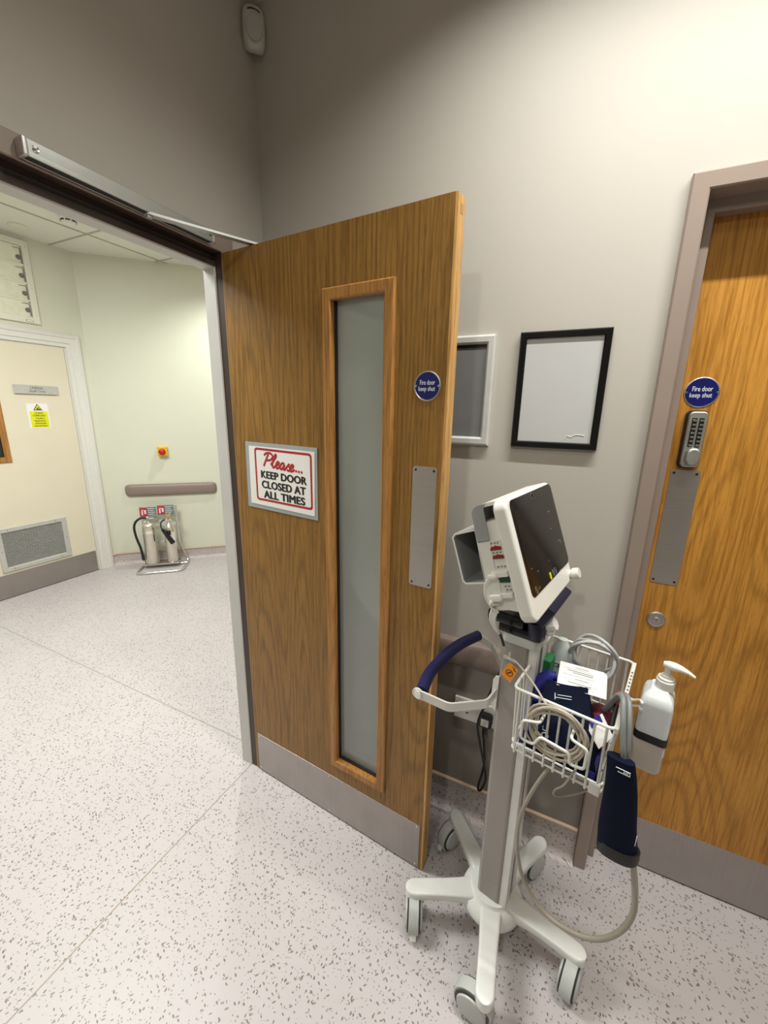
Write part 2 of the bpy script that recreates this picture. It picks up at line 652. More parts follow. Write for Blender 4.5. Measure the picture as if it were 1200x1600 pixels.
def text_box(bm, s, x0, x1, z0, z1, y, bold=0, shear=0, M=None, spacing=1.0):
    """flat lettering in the XZ plane at depth y, filling the given box"""
    me = text_mesh(s, 0, shear, spacing=spacing + bold * .8)
    xs = [v.co.x for v in me.vertices]
    ys = [v.co.y for v in me.vertices]
    ax, bx, ay, by = min(xs), max(xs), min(ys), max(ys)
    for v in me.vertices:
        v.co = ((x0 + (v.co.x - ax) / (bx - ax) * (x1 - x0)), y, z0 + (v.co.y - ay) / (by - ay) * (z1 - z0))
    if M is not None:
        me.transform(M)
    if not bold:
        bm.from_mesh(me)
    else:
        # heavier strokes: the same letters laid over each other a little to each side
        d = 1.5 * bold * (x1 - x0) / (bx - ax)
        e = bold * .7 * (z1 - z0) / (by - ay)
        for k, (dx, dz) in enumerate(((-d, 0), (d, 0), (0, e), (0, -e), (-d * .7, e * .7), (d * .7, -e * .7))):
            v = Vector((dx, -.000015 * k, dz))
            if M is not None:
                v = M.to_3x3() @ v
            me2 = me.copy()
            me2.transform(Matrix.Translation(v))
            bm.from_mesh(me2)
            bpy.data.meshes.remove(me2)
    bpy.data.meshes.remove(me)


def screw(bm, x, z, y, r=.004, t=.0015):
    lathe(bm, [(r, 0), (r * .8, t), (r * .2, t * .8)], 10, T(x, y, z) @ Matrix.Rotation(R(90), 4, 'X'))


# frames: X runs along the wall, Y runs into it, Z up
FB = Matrix.Identity(4)                                  # right-hand wall (faces -y)
FA = rotz(R(90))                                         # left wall with the doorway (faces +x)
FU = T(-2.95, 0, 0) @ rotz(R(90))                        # corridor wall with the utilities door
FE = T(-2.95, 1.01, 0) @ rotz(R(43.5))                   # angled corridor wall with the extinguishers
FL = T(-.0015, -.207, 0) @ rotz(-R(4.916))               # the open door leaf
FC = T(1.049, -.300, 0) @ rotz(-R(12))                   # the trolley; its front is +X
H = 2.82

# ------------------------------------------------------------------ room shell
bm = BM(); box(bm, -3.4, 3.8, -4.2, 4.2, -.06, 0); struct('floor', bm, m_floor)
bm = BM(); box(bm, 0, 3.7, -4.1, .1, H, H + .06); struct('ceiling', bm, m_ceil)
bm = BM(); box(bm, -3.3, -.04, -4.1, 4.1, H, H + .06); struct('ceiling_corridor', bm, m_tile)
bm = BM()
box(bm, -.09, 0, -4.1, -1.745, 0, H)
box(bm, -.09, 0, -.168, 4.0, 0, H)
box(bm, -.09, 0, -1.745, -.168, 2.09, H)
struct('wall_left', bm, m_wall)
bm = BM()
box(bm, 0, 1.31, 0, .14, 0, H)
box(bm, 2.22, 3.7, 0, .14, 0, H)
box(bm, 1.31, 2.22, 0, .14, 2.085, H)
struct('wall_right', bm, m_wall)
bm = BM(); box(bm, 1.28, 2.25, .14, .2, 0, 2.2); struct('wall_behind', bm, m_wall)
bm = BM(); box(bm, 3.6, 3.7, -4.1, 0, 0, H); struct('wall_side', bm, m_wall)
bm = BM(); box(bm, 0, 3.7, -4.1, -4.0, 0, H); struct('wall_back', bm, m_wall)
bm = BM()
box(bm, -3.05, -2.95, -4.1, -.06, 0, H)
box(bm, -3.05, -2.95, .93, 1.06, 0, H)
box(bm, -3.05, -2.95, -.06, .93, 2.12, H)
box(bm, -3.1, -3.05, -.2, 1.06, 0, H)
struct('wall_far', bm, m_wall_green)
bm = BM(); box(bm, -3.05, -.09, -4.1, -4.0, 0, H); struct('wall_corridor', bm, m_wall_green)
bm = BM()
prism(bm, [(0, 0), (4.2, 0), (4.2, H), (0, H)], 0, .1, FE)
struct('wall_angled', bm, m_wall_green)
# suspended ceiling grid over the corridor, 600 mm module
bm = BM()
for k in range(-3, 5):
    x = -2.43 + .6 * k
    if -3 < x < -.1:
        box(bm, x - .008, x + .008, -4, 4, H - .004, H + .002)
for k in range(-8, 6):
    y = .846 + .6 * k
    box(bm, -2.95, -.09, y - .008, y + .008, H - .0035, H + .002)
struct('trim_1', bm, m_tbar)


def coving(bm, x0, x1, h, F):
    """coved vinyl upstand against a wall plane at local y = 0"""
    r = .03
    prof = [(0, 0), (0, h), (-.004, h)]
    for k in range(7):
        a = R(90 * k / 6)
        prof.append((-.004 - r * (1 - math.cos(a)), .0005 + r * (1 - math.sin(a))))
    prof.append((-.004 - r, 0))
    skin(bm, [[(x, y, z) for y, z in prof] for x in (x0, x1)], M=F)


def capstrip(bm, x0, x1, h, F):
    tube(bm, [(x0, -.005, h), (x1, -.005, h)], .0075, 10, M=F)


bm = BM(); coving(bm, .004, 1.286, .138, FB); struct('baseboard_right', bm, m_floor_up, True)
bm = BM(); capstrip(bm, .004, 1.286, .142, FB); struct('trim_2', bm, m_caprail, True)
bm = BM(); coving(bm, 0.0, 2.5, .106, FE); struct('baseboard_angled', bm, m_floor_up, True)
bm = BM(); capstrip(bm, 0.0, 2.5, .108, FE); struct('trim_3', bm, m_caprail, True)
bm = BM(); coving(bm, .962, 1.01, .106, FU); struct('baseboard_far', bm, m_floor_up, True)
bm = BM(); capstrip(bm, .962, 1.01, .108, FU); struct('trim_4', bm, m_caprail, True)
bm = BM(); coving(bm, -4.0, -1.755, .138, FA); struct('baseboard_left', bm, m_floor_up, True)
bm = BM(); capstrip(bm, -4.0, -1.755, .142, FA); struct('trim_5', bm, m_caprail, True)
# glossy wall protection sheet below the bump rail, its colour darkened for the shade there
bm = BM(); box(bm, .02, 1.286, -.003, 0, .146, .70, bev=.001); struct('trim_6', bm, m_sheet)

# doorway frame in the left wall (local X = world y)
fr = props(empty('door_frame_1', FA), kind='structure')
fr.name = 'trim_7'
OFF['trim_7'] = Vector((0, 0, 0))
NJ = -1.70                                              # near jamb of the wide opening, out of the picture
bm = BM(); arch3(bm, NJ - .05, -.155, 2.1, .05, -.005, 0, .002); obj('architrave', bm, m_frame, fr)
bm = BM()
arch3(bm, NJ - .05, -.158, 2.096, .0455, .0, .03)
box(bm, NJ - .005, -.2035, .0285, .0305, 2.012, 2.0505)
obj('rebate', bm, m_rebate, fr)
for z in (2.028, 2.039):
    bm = BM(); box(bm, NJ + .03, -.21, .0265, .0287, z, z + .0045); obj('seal', bm, m_seal, fr)
bm = BM(); arch3(bm, NJ - .043, -.163, 2.052, .044, .031, .084, .003); obj('lining', bm, m_lining, fr)

# ------------------------------------------------------------------ the open fire door
d1 = thing('door_1', 'brown oak fire door standing open with a tall glass strip', 'door', FL, kind='structure')
LW = .8153
bm = BM()
gx0, gx1, gz0, gz1 = .449, .650, .284, 1.872
for a, b, c, d in ((.006, gx0, .006, 2.046), (gx1, LW - .008, .006, 2.046), (gx0, gx1, .006, gz0), (gx0, gx1, gz1, 2.046)):
    box(bm, a, b, 0, .044, c, d)
obj('door_leaf', bm, m_oak1, d1, smooth=False)
bm = BM(); box(bm, LW - .008, LW, .0, .044, .006, 2.046, bev=.001); obj('lipping', bm, m_oakedge, d1)
bm = BM()
frame_ring(bm, .4215, .6596, .2541, 1.8903, .032, -.011, .012, .004)
gb = obj('glazing_bead', bm, m_oakbead, d1)
bm = BM(); frame_ring(bm, .452, .648, .285, 1.871, .006, .008, .020); obj('gasket', bm, m_gasket, d1)
bm = BM(); box(bm, .455, .645, .018, .025, .288, 1.868); obj('glass_pane', bm, m_glass, d1)
bm = BM(); frame_ring(bm, .4215, .6596, .2541, 1.8903, .032, .030, .055, .004); obj('glazing_bead', bm, m_oakbead, d1)
bm = BM(); prism(bm, rrect(.7801, .187, .003, 2, .4101, .0998), -.0015, 0.0, bev=.0005); kp = obj('kick_plate', bm, m_steelh, d1)
for x in (.032, .41, .788):
    for z in (.018, .182):
        bm = BM(); screw(bm, x, z, -.0015, .003); obj('screw', bm, m_steel, kp)
bm = BM(); prism(bm, rrect(.0724, .3497, .008, 4, .7609, 1.240), -.0015, 0.0, bev=.0005); pp = obj('push_plate', bm, m_steel, d1)
for x in (.734, .788):
    for z in (1.075, 1.405):
        bm = BM(); screw(bm, x, z, -.0015, .0035); obj('screw', bm, m_dark, pp)
bm = BM()
box(bm, LW, LW + .0006, .016, .030, 2.008, 2.028, bev=.0002)
obj('edge_label', bm, m_oakbead, d1)
for z in (.25, 1.05, 1.82):
    bm = BM(); cyl(bm, (-.004, .012, z - .05), (-.004, .012, z + .05), .007, 14); obj('hinge', bm, m_steel, d1)

# Please sign on the door
sg = thing('door_sign', 'white notice with red border reading Please keep door closed at all times', 'sign', FL, (.225, -.001, 1.21))
bm = BM(); prism(bm, [(.060, 1.2125), (.386, 1.2055), (.388, 1.4425), (.064, 1.4465)], -.0025, -.0005); obj('backing_board', bm, m_board, sg)
bm = BM(); prism(bm, [(.0775, 1.227), (.3735, 1.2185), (.3785, 1.429), (.0815, 1.4325)], -.0035, -.0026); ps = obj('paper_sheet', bm, m_paper, sg)
sx0, sx1, sz0, sz1 = .108, .367, 1.240, 1.426


def skewz(bm_, k=.02, x0=.237):
    for v in bm_.verts:
        v.co.z -= (v.co.x - x0) * k


bm = BM()
o_, i_ = rrect(sx1 - sx0, sz1 - sz0, .012, 5, (sx0 + sx1) / 2, (sz0 + sz1) / 2), rrect(sx1 - sx0 - .0155, sz1 - sz0 - .0155, .007, 5, (sx0 + sx1) / 2, (sz0 + sz1) / 2)
skin(bm, [[(x, -.0037, z) for x, z in o_], [(x, -.0037, z) for x, z in i_]], caps=False)
skewz(bm); obj('red_border', bm, m_red, ps)
bm = BM()
strokes = [[(.75, 2.0), (.5, 1.2), (.2, -.1)], [(0, 1.7), (.35, 2.1), (1.1, 2.2), (1.55, 1.75), (1.25, 1.15), (.5, .95)],
           [(1.4, .35), (1.85, 1.2), (2.15, 1.95), (1.95, 2.15), (1.75, 1.4), (1.7, .3), (1.95, 0), (2.2, .3)],
           [(2.2, .3), (2.65, .6), (2.8, .95), (2.5, 1.05), (2.32, .5), (2.5, 0), (2.85, .15), (3.05, .45)],
           [(3.75, .85), (3.4, 1.05), (3.1, .6), (3.15, .05), (3.45, .1), (3.75, .85), (3.68, .2), (3.85, 0), (4.1, .35)],
           [(4.1, .35), (4.5, 1.1), (4.45, .8), (4.75, .4), (4.6, 0), (4.25, .1)],
           [(4.75, .3), (5.1, .6), (5.25, .95), (4.95, 1.05), (4.78, .5), (4.95, 0), (5.3, .15), (5.5, .4)]]
X0, Z0, K = .146, 1.3665, .0245
for st in strokes:
    tube(bm, [(X0 + x * K * 1.07 + (y * .005), -.0036, Z0 - .002 + y * K * .86) for x, y in st], .0040, 8, 6)
for x in (5.85, 6.3, 6.75):
    box(bm, X0 + x * K * 1.07 - .004, X0 + x * K * 1.07 + .004, -.0042, -.0036, Z0 - .002, Z0 + .006)
for v in bm.verts:
    v.co.y = -.0037 + (v.co.y + .0036) * .06
skewz(bm, .075, .2)
obj('lettering', bm, m_red, ps)
bm = BM()
text_box(bm, 'KEEP DOOR', .137, .342, 1.3245, 1.3495, -.0038, .04)
text_box(bm, 'CLOSED AT', .138, .337, 1.289, 1.315, -.0038, .04)
text_box(bm, 'ALL TIMES', .146, .333, 1.254, 1.280, -.0038, .04)
skewz(bm, .025, .15)
obj('lettering', bm, m_ink, ps)


def fire_disc(name, label, F, x, z, r, y, group):
    t = thing(name, label, 'sign', F, (x, y, z - r), group)
    bm = BM(); lathe(bm, [(r, 0), (r, .0012), (r - .001, .002), (r - .003, .002), (r - .0035, .0014)], 48, T(x, y, z) @ Matrix.Rotation(R(90), 4, 'X')); obj('rim', bm, m_steel, t)
    bm = BM(); lathe(bm, [(r - .0035, .001), (r - .0035, .0017)], 48, T(x, y, z) @ Matrix.Rotation(R(90), 4, 'X')); f = obj('face', bm, m_signblue, t)
    bm = BM()
    text_box(bm, 'Fire door', x - r * .55, x + r * .58, z + .08 * r, z + .40 * r, y - .0019, .006)
    text_box(bm, 'keep shut', x - r * .64, x + r * .60, z - .42 * r, z - .02 * r, y - .0019, .006)
    obj('lettering', bm, m_signwhite, f)
    for s in (-1, 1):
        bm = BM(); screw(bm, x + s * r * .86, z, y - .0017, .0035, .0016); obj('screw', bm, m_chrome, t)
    return t


fire_disc('fire_door_sign', 'round blue fire door sign above the push plate on the open brown door', FL, .7575, 1.6235, .0375, 0, 'fire door discs')

# ------------------------------------------------------------------ right-hand door and frame
tf = empty('trim_8', FB)
tf['kind'] = 'structure'
AX0, AX1 = 1.287, 2.243
bm = BM(); arch3(bm, AX0, AX1, 2.1025, .038, -.02, 0, .003); obj('architrave', bm, m_frame, tf)
bm = BM()
arch3(bm, AX0 + .016, AX1 - .016, 2.087, .022, -.004, .06, .001)
arch3(bm, AX0 + .018, AX1 - .018, 2.085, .048, .042, .079, .002)
arch3(bm, AX0 + .020, AX1 - .020, 2.083, .040, .0795, .139)
obj('lining', bm, m_frame, tf)

d2 = thing('door_2', 'golden oak fire door closed at the right, with a keypad lock', 'door', FB, (1.765, .1, 0), kind='structure')
bm = BM(); box(bm, 1.349, 2.181, .081, .125, .006, 2.041); obj('door_leaf', bm, m_oak2, d2, smooth=False)
bm = BM(); prism(bm, rrect(.812, .199, .003, 2, 1.766, .107), .0795, .081, bev=.0005); obj('kick_plate', bm, m_steelh, d2)
bm = BM(); prism(bm, rrect(.070, .344, .008, 4, 1.4045, 1.242), .0795, .081, bev=.0005); pp = obj('push_plate', bm, m_steel, d2)
for x in (1.378, 1.431):
    for z in (1.080, 1.404):
        bm = BM(); screw(bm, x, z, .0795, .0035); obj('screw', bm, m_dark, pp)
# keypad lock
bm = BM(); prism(bm, rrect(.050, .156, .013, 5, 1.403, 1.498), .067, .081, bev=.003); kl = obj('keypad_lock', bm, m_dark, d2)
bm = BM(); prism(bm, rrect(.043, .149, .011, 5, 1.4045, 1.4985), .055, .069, bev=.004, seg=3); obj('lock_face', bm, m_alu, kl)
for s in (-1, 1):
    bm = BM(); box(bm, 1.4045 + s * .0078 - .0056, 1.4045 + s * .0078 + .0056, .0544, .056, 1.479, 1.556, bev=.0004); obj('button_gap_shade', bm, m_dark, kl)  # black strips painting the shade in the gaps around the buttons
for k in range(7):
    for s in (-1, 1):
        bm = BM(); box(bm, 1.4045 + s * .0078 - .0042, 1.4045 + s * .0078 + .0042, .0475, .056, 1.5495 - k * .0108 - .0028, 1.5495 - k * .0108 + .0028, bev=.0012)
        obj('button', bm, m_chrome, kl)
bm = BM(); prism(bm, rrect(.033, .046, .0155, 7, 1.4055, 1.4545), .034, .056, bev=.006, seg=4); obj('knob', bm, m_alu, kl)
bm = BM(); lathe(bm, [(.025, 0), (.025, .002), (.021, .005), (.016, .005), (.0155, .002)], 36, T(1.405, .081, .951) @ Matrix.Rotation(R(90), 4, 'X')); cy = obj('lock_rose', bm, m_steel, d2)
bm = BM(); lathe(bm, [(.0155, 0), (.0155, .0035), (.008, .0036), (.008, .006), (.0075, .0065)], 28, T(1.405, .081, .951) @ Matrix.Rotation(R(90), 4, 'X')); cc = obj('lock_cylinder', bm, m_steel, d2)
bm = BM(); box(bm, 1.4043, 1.4057, .0742, .0748, .946, .956); obj('keyhole', bm, m_ink, cy)
fire_disc('fire_door_sign', 'round blue fire door sign above the keypad lock on the closed golden door', FB, 1.4045, 1.6225, .0395, .081, 'fire door discs')

# ------------------------------------------------------------------ corridor: utilities door
d3 = thing('door_3', 'cream laminate utilities door across the corridor with a louvred grille', 'door', FU, (.4, .01, 0), kind='structure')
bm = BM()
box(bm, .0, .285 - .26, .012, .05, .006, 2.03)
box(bm, .285, .833, .012, .05, .006, 2.03)
box(bm, .025, .285, .012, .05, .006, 1.13)
box(bm, .025, .285, .012, .05, 1.85, 2.03)
obj('door_leaf', bm, m_cream, d3, smooth=False)
bm = BM(); frame_ring(bm, .0, .327, 1.107, 1.89, .042, .000, .02, .004); obj('glazing_bead', bm, m_oakbead, d3)
bm = BM(); box(bm, .03, .29, .016, .022, 1.14, 1.86); obj('glass_pane', bm, m_darkglass, d3)
bm = BM(); prism(bm, rrect(.82, .195, .002, 2, .415, .1045), .0105, .012); obj('kick_plate', bm, m_steelh, d3)
bm = BM(); frame_ring(bm, .121, .622, .223, .588, .038, .000, .012, .004); gr = obj('grille', bm, m_grille, d3)
bm = BM()
for k in range(26):
    z = .267 + k * .0112
    box(bm, .157, .586, -.004, .004, -.0008, .0008, T(0, .009, z) @ Matrix.Rotation(R(-38), 4, 'X'))
obj('louvres', bm, m_grille, gr)
bm = BM(); box(bm, .157, .586, .0115, .0119, .26, .552); obj('backing', bm, m_greyink, gr)
for x, z in ((.2, .57), (.54, .57), (.2, .241), (.54, .241), (.14, .4), (.603, .4)):
    bm = BM(); screw(bm, x, z, .0, .004); obj('screw', bm, m_greyink, gr)
tu = empty('trim_9', FU)
tu['kind'] = 'structure'
bm = BM()
prof = [(0, 0), (0, -.022), (.012, -.028), (.030, -.028), (.038, -.020), (.075, -.018), (.080, -.008), (.105, -.006), (.108, .012), (.118, .012), (.118, .06), (0, .06)]
ring = [[(.955 - d, y, .001) for d, y in prof], [(.955 - d, y, 2.147 - d) for d, y in prof], [(-.115 + d, y, 2.147 - d) for d, y in prof], [(-.115 + d, y, .001) for d, y in prof]]
skin(bm, ring)
obj('architrave', bm, m_white2, tu)
ut = thing('utilities_sign', 'grey plate reading Utilities Staff Only on the cream door', 'sign', FU, (.578, .011, 1.643))
bm = BM(); box(bm, .427, .731, -.004, .0115, 1.643, 1.713, bev=.002); pl = obj('plate', bm, m_grille, ut)
bm = BM()
text_box(bm, 'Utilities', .535, .622, 1.682, 1.703, -.0045, .012)
text_box(bm, 'Staff Only', .527, .640, 1.652, 1.674, -.0045, .012)
obj('lettering', bm, m_greyink, pl)
co = thing('hazard_notice', 'yellow and white hazardous chemicals notice on the cream door', 'notice', FU, (.566, .011, 1.371))
bm = BM(); box(bm, .491, .641, .0108, .0118, 1.368, 1.568); ps = obj('paper_sheet', bm, m_paper, co)
bm = BM(); box(bm, .506, .631, .0102, .0107, 1.374, 1.504); obj('yellow_panel', bm, m_yellow, ps)
bm = BM()
for k, (s, a, b) in enumerate((('COSHH', .541, .598), ('CUPBOARD', .525, .614), ('Caution', .541, .602), ('hazardous', .531, .609), ('chemicals', .531, .609), ('stored here', .525, .616))):
    text_box(bm, s, a, b, 1.4835 - k * .0205, 1.4975 - k * .0205, .0098, .012)
obj('lettering', bm, m_ink, ps)
bm = BM(); prism(bm, [(.535, 1.512), (.599, 1.512), (.567, 1.564)], .0101, .0106); obj('hazard_triangle', bm, m_ink, ps)
bm = BM(); prism(bm, [(.544, 1.5175), (.590, 1.5175), (.567, 1.555)], .0097, .01); obj('hazard_triangle_face', bm, m_yellow, ps)
bm = BM(); box(bm, .556, .585, .0094, .0096, 1.519, 1.525); box(bm, .560, .575, .0094, .0096, 1.527, 1.5345, T(0, 0, .0)); obj('hazard_pictogram', bm, m_ink, ps)

# louvred vent over the utilities door
lv = thing('louvre_vent', 'cream louvred glass vent window above the cream utilities door', 'vent', FU, (.25, 0, 2.187))
bm = BM(); frame_ring(bm, -.22, .686, 2.187, 2.786, .045, -.02, .0, .004); vf = obj('vent_frame', bm, m_offwhite, lv)
for x, z in ((.664, 2.25), (.664, 2.45), (.664, 2.62), (.664, 2.74), (.1, 2.764), (.4, 2.764)):
    bm = BM(); screw(bm, x, z, -.02, .004); obj('screw', bm, m_grille, vf)
bm = BM(); box(bm, -.18, .645, -.001, -.0004, 2.228, 2.745); obj('backing', bm, m_offwhite, lv)
zs = [2.232, 2.352, 2.478, 2.606, 2.742]
for k in range(4):
    bm = BM()
    box(bm, -.175, .625, -.0025, .0025, 0, zs[k + 1] - zs[k] - .004, T(0, -.006, zs[k]) @ Matrix.Rotation(R(3), 4, 'X'))
    obj('louvre_blade', bm, m_bladewh, lv)
    if k:
        bm = BM(); box(bm, -.175, .638, -.020, -.004, zs[k] - .006, zs[k] + .008, bev=.002); obj('louvre_rail', bm, m_offwhite, lv)
    bm = BM()
    tube(bm, fillet([(.58, -.012, zs[k + 1] - .022), (.628, -.014, zs[k + 1] - .02), (.630, -.014, zs[k] + .012)], .006), .003, 8)
    lathe(bm, [(.017, 0), (.017, .003), (.012, .006)], 20, T(.612, -.012, zs[k] + .052) @ Matrix.Rotation(R(90), 4, 'X'))
    obj('louvre_clip', bm, m_greyink, lv)
bm = BM(); box(bm, .585, .634, -.0215, -.02, 2.196, 2.212); vl = obj('label_plate', bm, m_greyink, lv)
bm = BM(); box(bm, .588, .631, -.022, -.0215, 2.198, 2.210); obj('label_face', bm, m_paper, vl)

# ceiling items in the corridor
sd = thing('smoke_detector', 'white round smoke detector with dark slots on corridor ceiling', 'smoke detector', T(-2.258, .63, H - .045))
for (pr, mt, nm) in (([(.052, .045), (.054, .036), (.050, .032), (.046, .022), (.040, .006), (.030, 0), (.001, 0)], m_white, 'housing'),):
    bm = BM(); lathe(bm, pr, 36); obj(nm, bm, mt, sd)
bm = BM()
for k in range(8):
    a0 = 2 * PI * k / 8
    for j in range(4):
        a = a0 + j * .14
        box(bm, .0445, .0478, -.0038, .0038, .017, .025, rotz(a))
obj('slots', bm, m_ink, sd)
bm = BM(); lathe(bm, [(.055, .012), (.055, .004), (.046, 0), (.001, 0)], 36, T(-2.745, .552, H - .0118))
props(obj('ceiling_disc', bm, m_offwhite), 'small flat round cover on the corridor ceiling near the louvred vent', 'ceiling fitting')

# ------------------------------------------------------------------ angled corridor wall
es = thing('emergency_switch', 'yellow emergency stop switch with red button on pale green wall', 'switch', FE, (.524, 0, 1.088))
bm = BM(); box(bm, .482, .566, -.05, 0, 1.088, 1.181, bev=.008); obj('switch_box', bm, m_estop, es)
bm = BM(); lathe(bm, [(.030, 0), (.030, .006), (.018, .008), (.018, .014), (.028, .016), (.029, .024), (.02, .03), (.001, .031)], 28, T(.524, -.05, 1.1345) @ Matrix.Rotation(R(90), 4, 'X')); obj('push_button', bm, m_redbtn, es)
for x, z in ((.492, 1.098), (.556, 1.098), (.492, 1.171), (.556, 1.171)):
    bm = BM(); screw(bm, x, z, -.05, .004); obj('screw', bm, m_greyink, es)


def bump_rail(name, label, F, x0, x1, z0, z1, depth, group=None):
    t = thing(name, label, 'bump rail', F, ((x0 + x1) / 2, 0, z0), group)
    zc, hh = (z0 + z1) / 2, (z1 - z0) / 2

    def sec(x, k, kd):
        return [(x, -.001 - depth * kd * max(0, math.cos(a)) ** .5, zc + hh * k * math.sin(a)) for a in [R(-90 + 180 * j / 14) for j in range(15)]] + [(x, 0, zc + hh * k), (x, 0, zc - hh * k)]
    bm = BM(); skin(bm, [sec(x0 + .045, 1, 1), sec(x1 - .045, 1, 1)]); obj('rail_cover', bm, m_bumper, t)
    for a, s in ((x0, 1), (x1, -1)):
        bm = BM()
        rings = [sec(a + s * .0448 * q, math.sqrt(max(0, 1 - (1 - q) ** 2)) * .55 + .45 if q else .42, math.sqrt(max(.02, 1 - (1 - q) ** 2))) for q in (0, .15, .4, .7, 1)]
        skin(bm, rings); obj('end_cap', bm, m_bumper, t)
    return t


bump_rail('bump_rail', 'taupe bump rail on the pale green corridor wall above the extinguishers', FE, .150, .986, .695, .812, .035, 'taupe wall bump rails')
bump_rail('bump_rail', 'taupe bump rail on the taupe wall behind the open door', FB, .30, .985, .668, .767, .032, 'taupe wall bump rails')

# fire extinguisher stand
st = thing('extinguisher_stand', 'chrome tube stand holding two fire extinguishers on corridor floor', 'stand', FE, (.46, -.2, 0))
r = .011
bm = BM()
tube(bm, fillet([(.285, -.085, .60), (.285, -.085, .22), (.262, -.12, .012), (.245, -.375, .012), (.645, -.375, .012), (.668, -.12, .012), (.592, -.085, .21), (.592, -.085, .60)], .05, 6), r, 12)
tube(bm, [(.255, -.17, .016), (.66, -.17, .016)], r * .9, 12)
obj('tube_frame', bm, m_chrome, st)
bm = BM(); box(bm, .285, .592, -.095, -.083, .215, .245); box(bm, .43, .462, -.105, -.095, .218, .243); obj('cross_bar', bm, m_grille, st)
bm = BM(); box(bm, .285, .60, -.24, -.12, .043, .051, bev=.002); box(bm, .3, .31, -.18, -.16, .02, .044); box(bm, .575, .585, -.18, -.16, .02, .044); obj('shelf', bm, m_chrome, st)
bm = BM(); box(bm, .285, .592, -.092, -.082, .44, .46); obj('top_bar', bm, m_chrome, st)
for k, (a, b, zo) in enumerate(((.272, .420, .500), (.428, .578, .512))):
    t = thing('extinguisher_sign', 'red and grey identification sign above the ' + ('wider extinguisher with the hose' if k == 0 else 'narrower extinguisher with the horn'), 'sign', FE, ((a + b) / 2, -.1, zo), 'extinguisher identification signs')
    bm = BM(); box(bm, a, b, -.1, -.096, zo, zo + .098, bev=.001); p_ = obj('sign_panel', bm, m_idgrey, t)
    bm = BM(); box(bm, a + .006, a + .066, -.1012, -.1, zo + .008, zo + .09); q_ = obj('red_panel', bm, m_redsign, p_)
    bm = BM()
    box(bm, a + .018, a + .030, -.1018, -.1012, zo + .018, zo + .062, bev=.0002); box(bm, a + .019, a + .040, -.1018, -.1012, zo + .066, zo + .072); box(bm, a + .042, a + .058, -.1018, -.1012, zo + .03, zo + .07)
    obj('pictogram', bm, m_signwhite, p_)
    bm = BM()
    for j in range(4):
        box(bm, a + .074, b - .012 - .012 * (j % 2), -.1018, -.1, zo + .078 - j * .019, zo + .086 - j * .019)
    obj('printed_lines', bm, m_idtext, p_)
# first extinguisher
e1 = thing('fire_extinguisher', 'wider polished steel extinguisher with black hose curving down its left', 'fire extinguisher', FE, (.357, -.185, .052), 'extinguishers on the chrome stand')
M1 = T(.357, -.185, 0)
bm = BM(); lathe(bm, [(.055, .052), (.0588, .057), (.0588, .078), (.0565, .082), (.0588, .086), (.0588, .42), (.056, .438), (.044, .456), (.021, .464), (.016, .470)], 36, M1); obj('cylinder', bm, m_polish, e1)
bm = BM(); lathe(bm, [(.016, .466), (.016, .49), (.013, .5), (.013, .515)], 20, M1); box(bm, -.014, .05, -.008, .008, .50, .518, M1, bev=.003); obj('valve', bm, m_chrome, e1)
bm = BM(); box(bm, -.012, .085, -.007, .007, -.003, .003, M1 @ T(0, 0, .522) @ Matrix.Rotation(R(-12), 4, 'Y'), bev=.002); box(bm, 0, .085, -.006, .006, -.003, .003, M1 @ T(0, 0, .507) @ Matrix.Rotation(R(10), 4, 'Y'), bev=.002); obj('lever', bm, m_chrome, e1)
bm = BM(); tube(bm, [(.343, -.185, .508), (.30, -.19, .512), (.255, -.2, .48), (.236, -.205, .42), (.245, -.205, .32), (.268, -.205, .22), (.278, -.205, .13), (.280, -.205, .11)], .011, 10, 6); obj('hose', bm, m_dark, e1)
bm = BM(); cyl(bm, (.278, -.205, .15), (.281, -.205, .09), .0135, 14, .002); obj('nozzle', bm, m_dark, e1)
bm = BM()
for (a0, a1, z0, z1) in ((-112, -50, .362, .392),):
    skin(bm, [[(.357 + .0591 * math.cos(R(a)), -.185 + .0591 * math.sin(R(a)), z) for z in (z0, z1)] for a in range(a0, a1 + 1, 6)], caps=False)
obj('label_band', bm, m_bladewh, e1)
for (a0, a1, z0, z1) in ((-46, -36, .28, .35), (-44, -38, .40, .42), (-150, -143, .25, .36), (-148, -142, .38, .40)):
    bm = BM(); skin(bm, [[(.357 + .0592 * math.cos(R(a)), -.185 + .0592 * math.sin(R(a)), z) for z in (z0, z1)] for a in range(a0, a1 + 1, 2)], caps=False)
    obj('printed_panel', bm, m_ink, e1)
# second extinguisher
e2 = thing('fire_extinguisher', 'narrower polished steel extinguisher with black discharge horn across its front', 'fire extinguisher', FE, (.535, -.185, .052), 'extinguishers on the chrome stand')
M2 = T(.535, -.185, 0)
bm = BM(); lathe(bm, [(.046, .052), (.0495, .058), (.0495, .36), (.047, .395), (.036, .425), (.018, .445), (.016, .455)], 36, M2); obj('cylinder', bm, m_polish, e2)
bm = BM(); lathe(bm, [(.017, .45), (.017, .475), (.014, .492)], 20, M2); box(bm, -.03, .03, -.012, .012, .468, .495, M2, bev=.003); obj('valve', bm, m_chrome, e2)
bm = BM(); box(bm, -.02, .09, -.007, .007, -.003, .003, M2 @ T(0, 0, .51) @ Matrix.Rotation(R(8), 4, 'Y'), bev=.002); box(bm, 0, .08, -.006, .006, -.003, .003, M2 @ T(0, 0, .488) @ Matrix.Rotation(R(14), 4, 'Y'), bev=.002); obj('lever', bm, m_chrome, e2)
bm = BM(); tube(bm, [(.51, -.19, .485), (.476, -.21, .47), (.472, -.235, .43), (.486, -.25, .40)], .007, 10, 6); obj('hose', bm, m_dark, e2)
bm = BM()
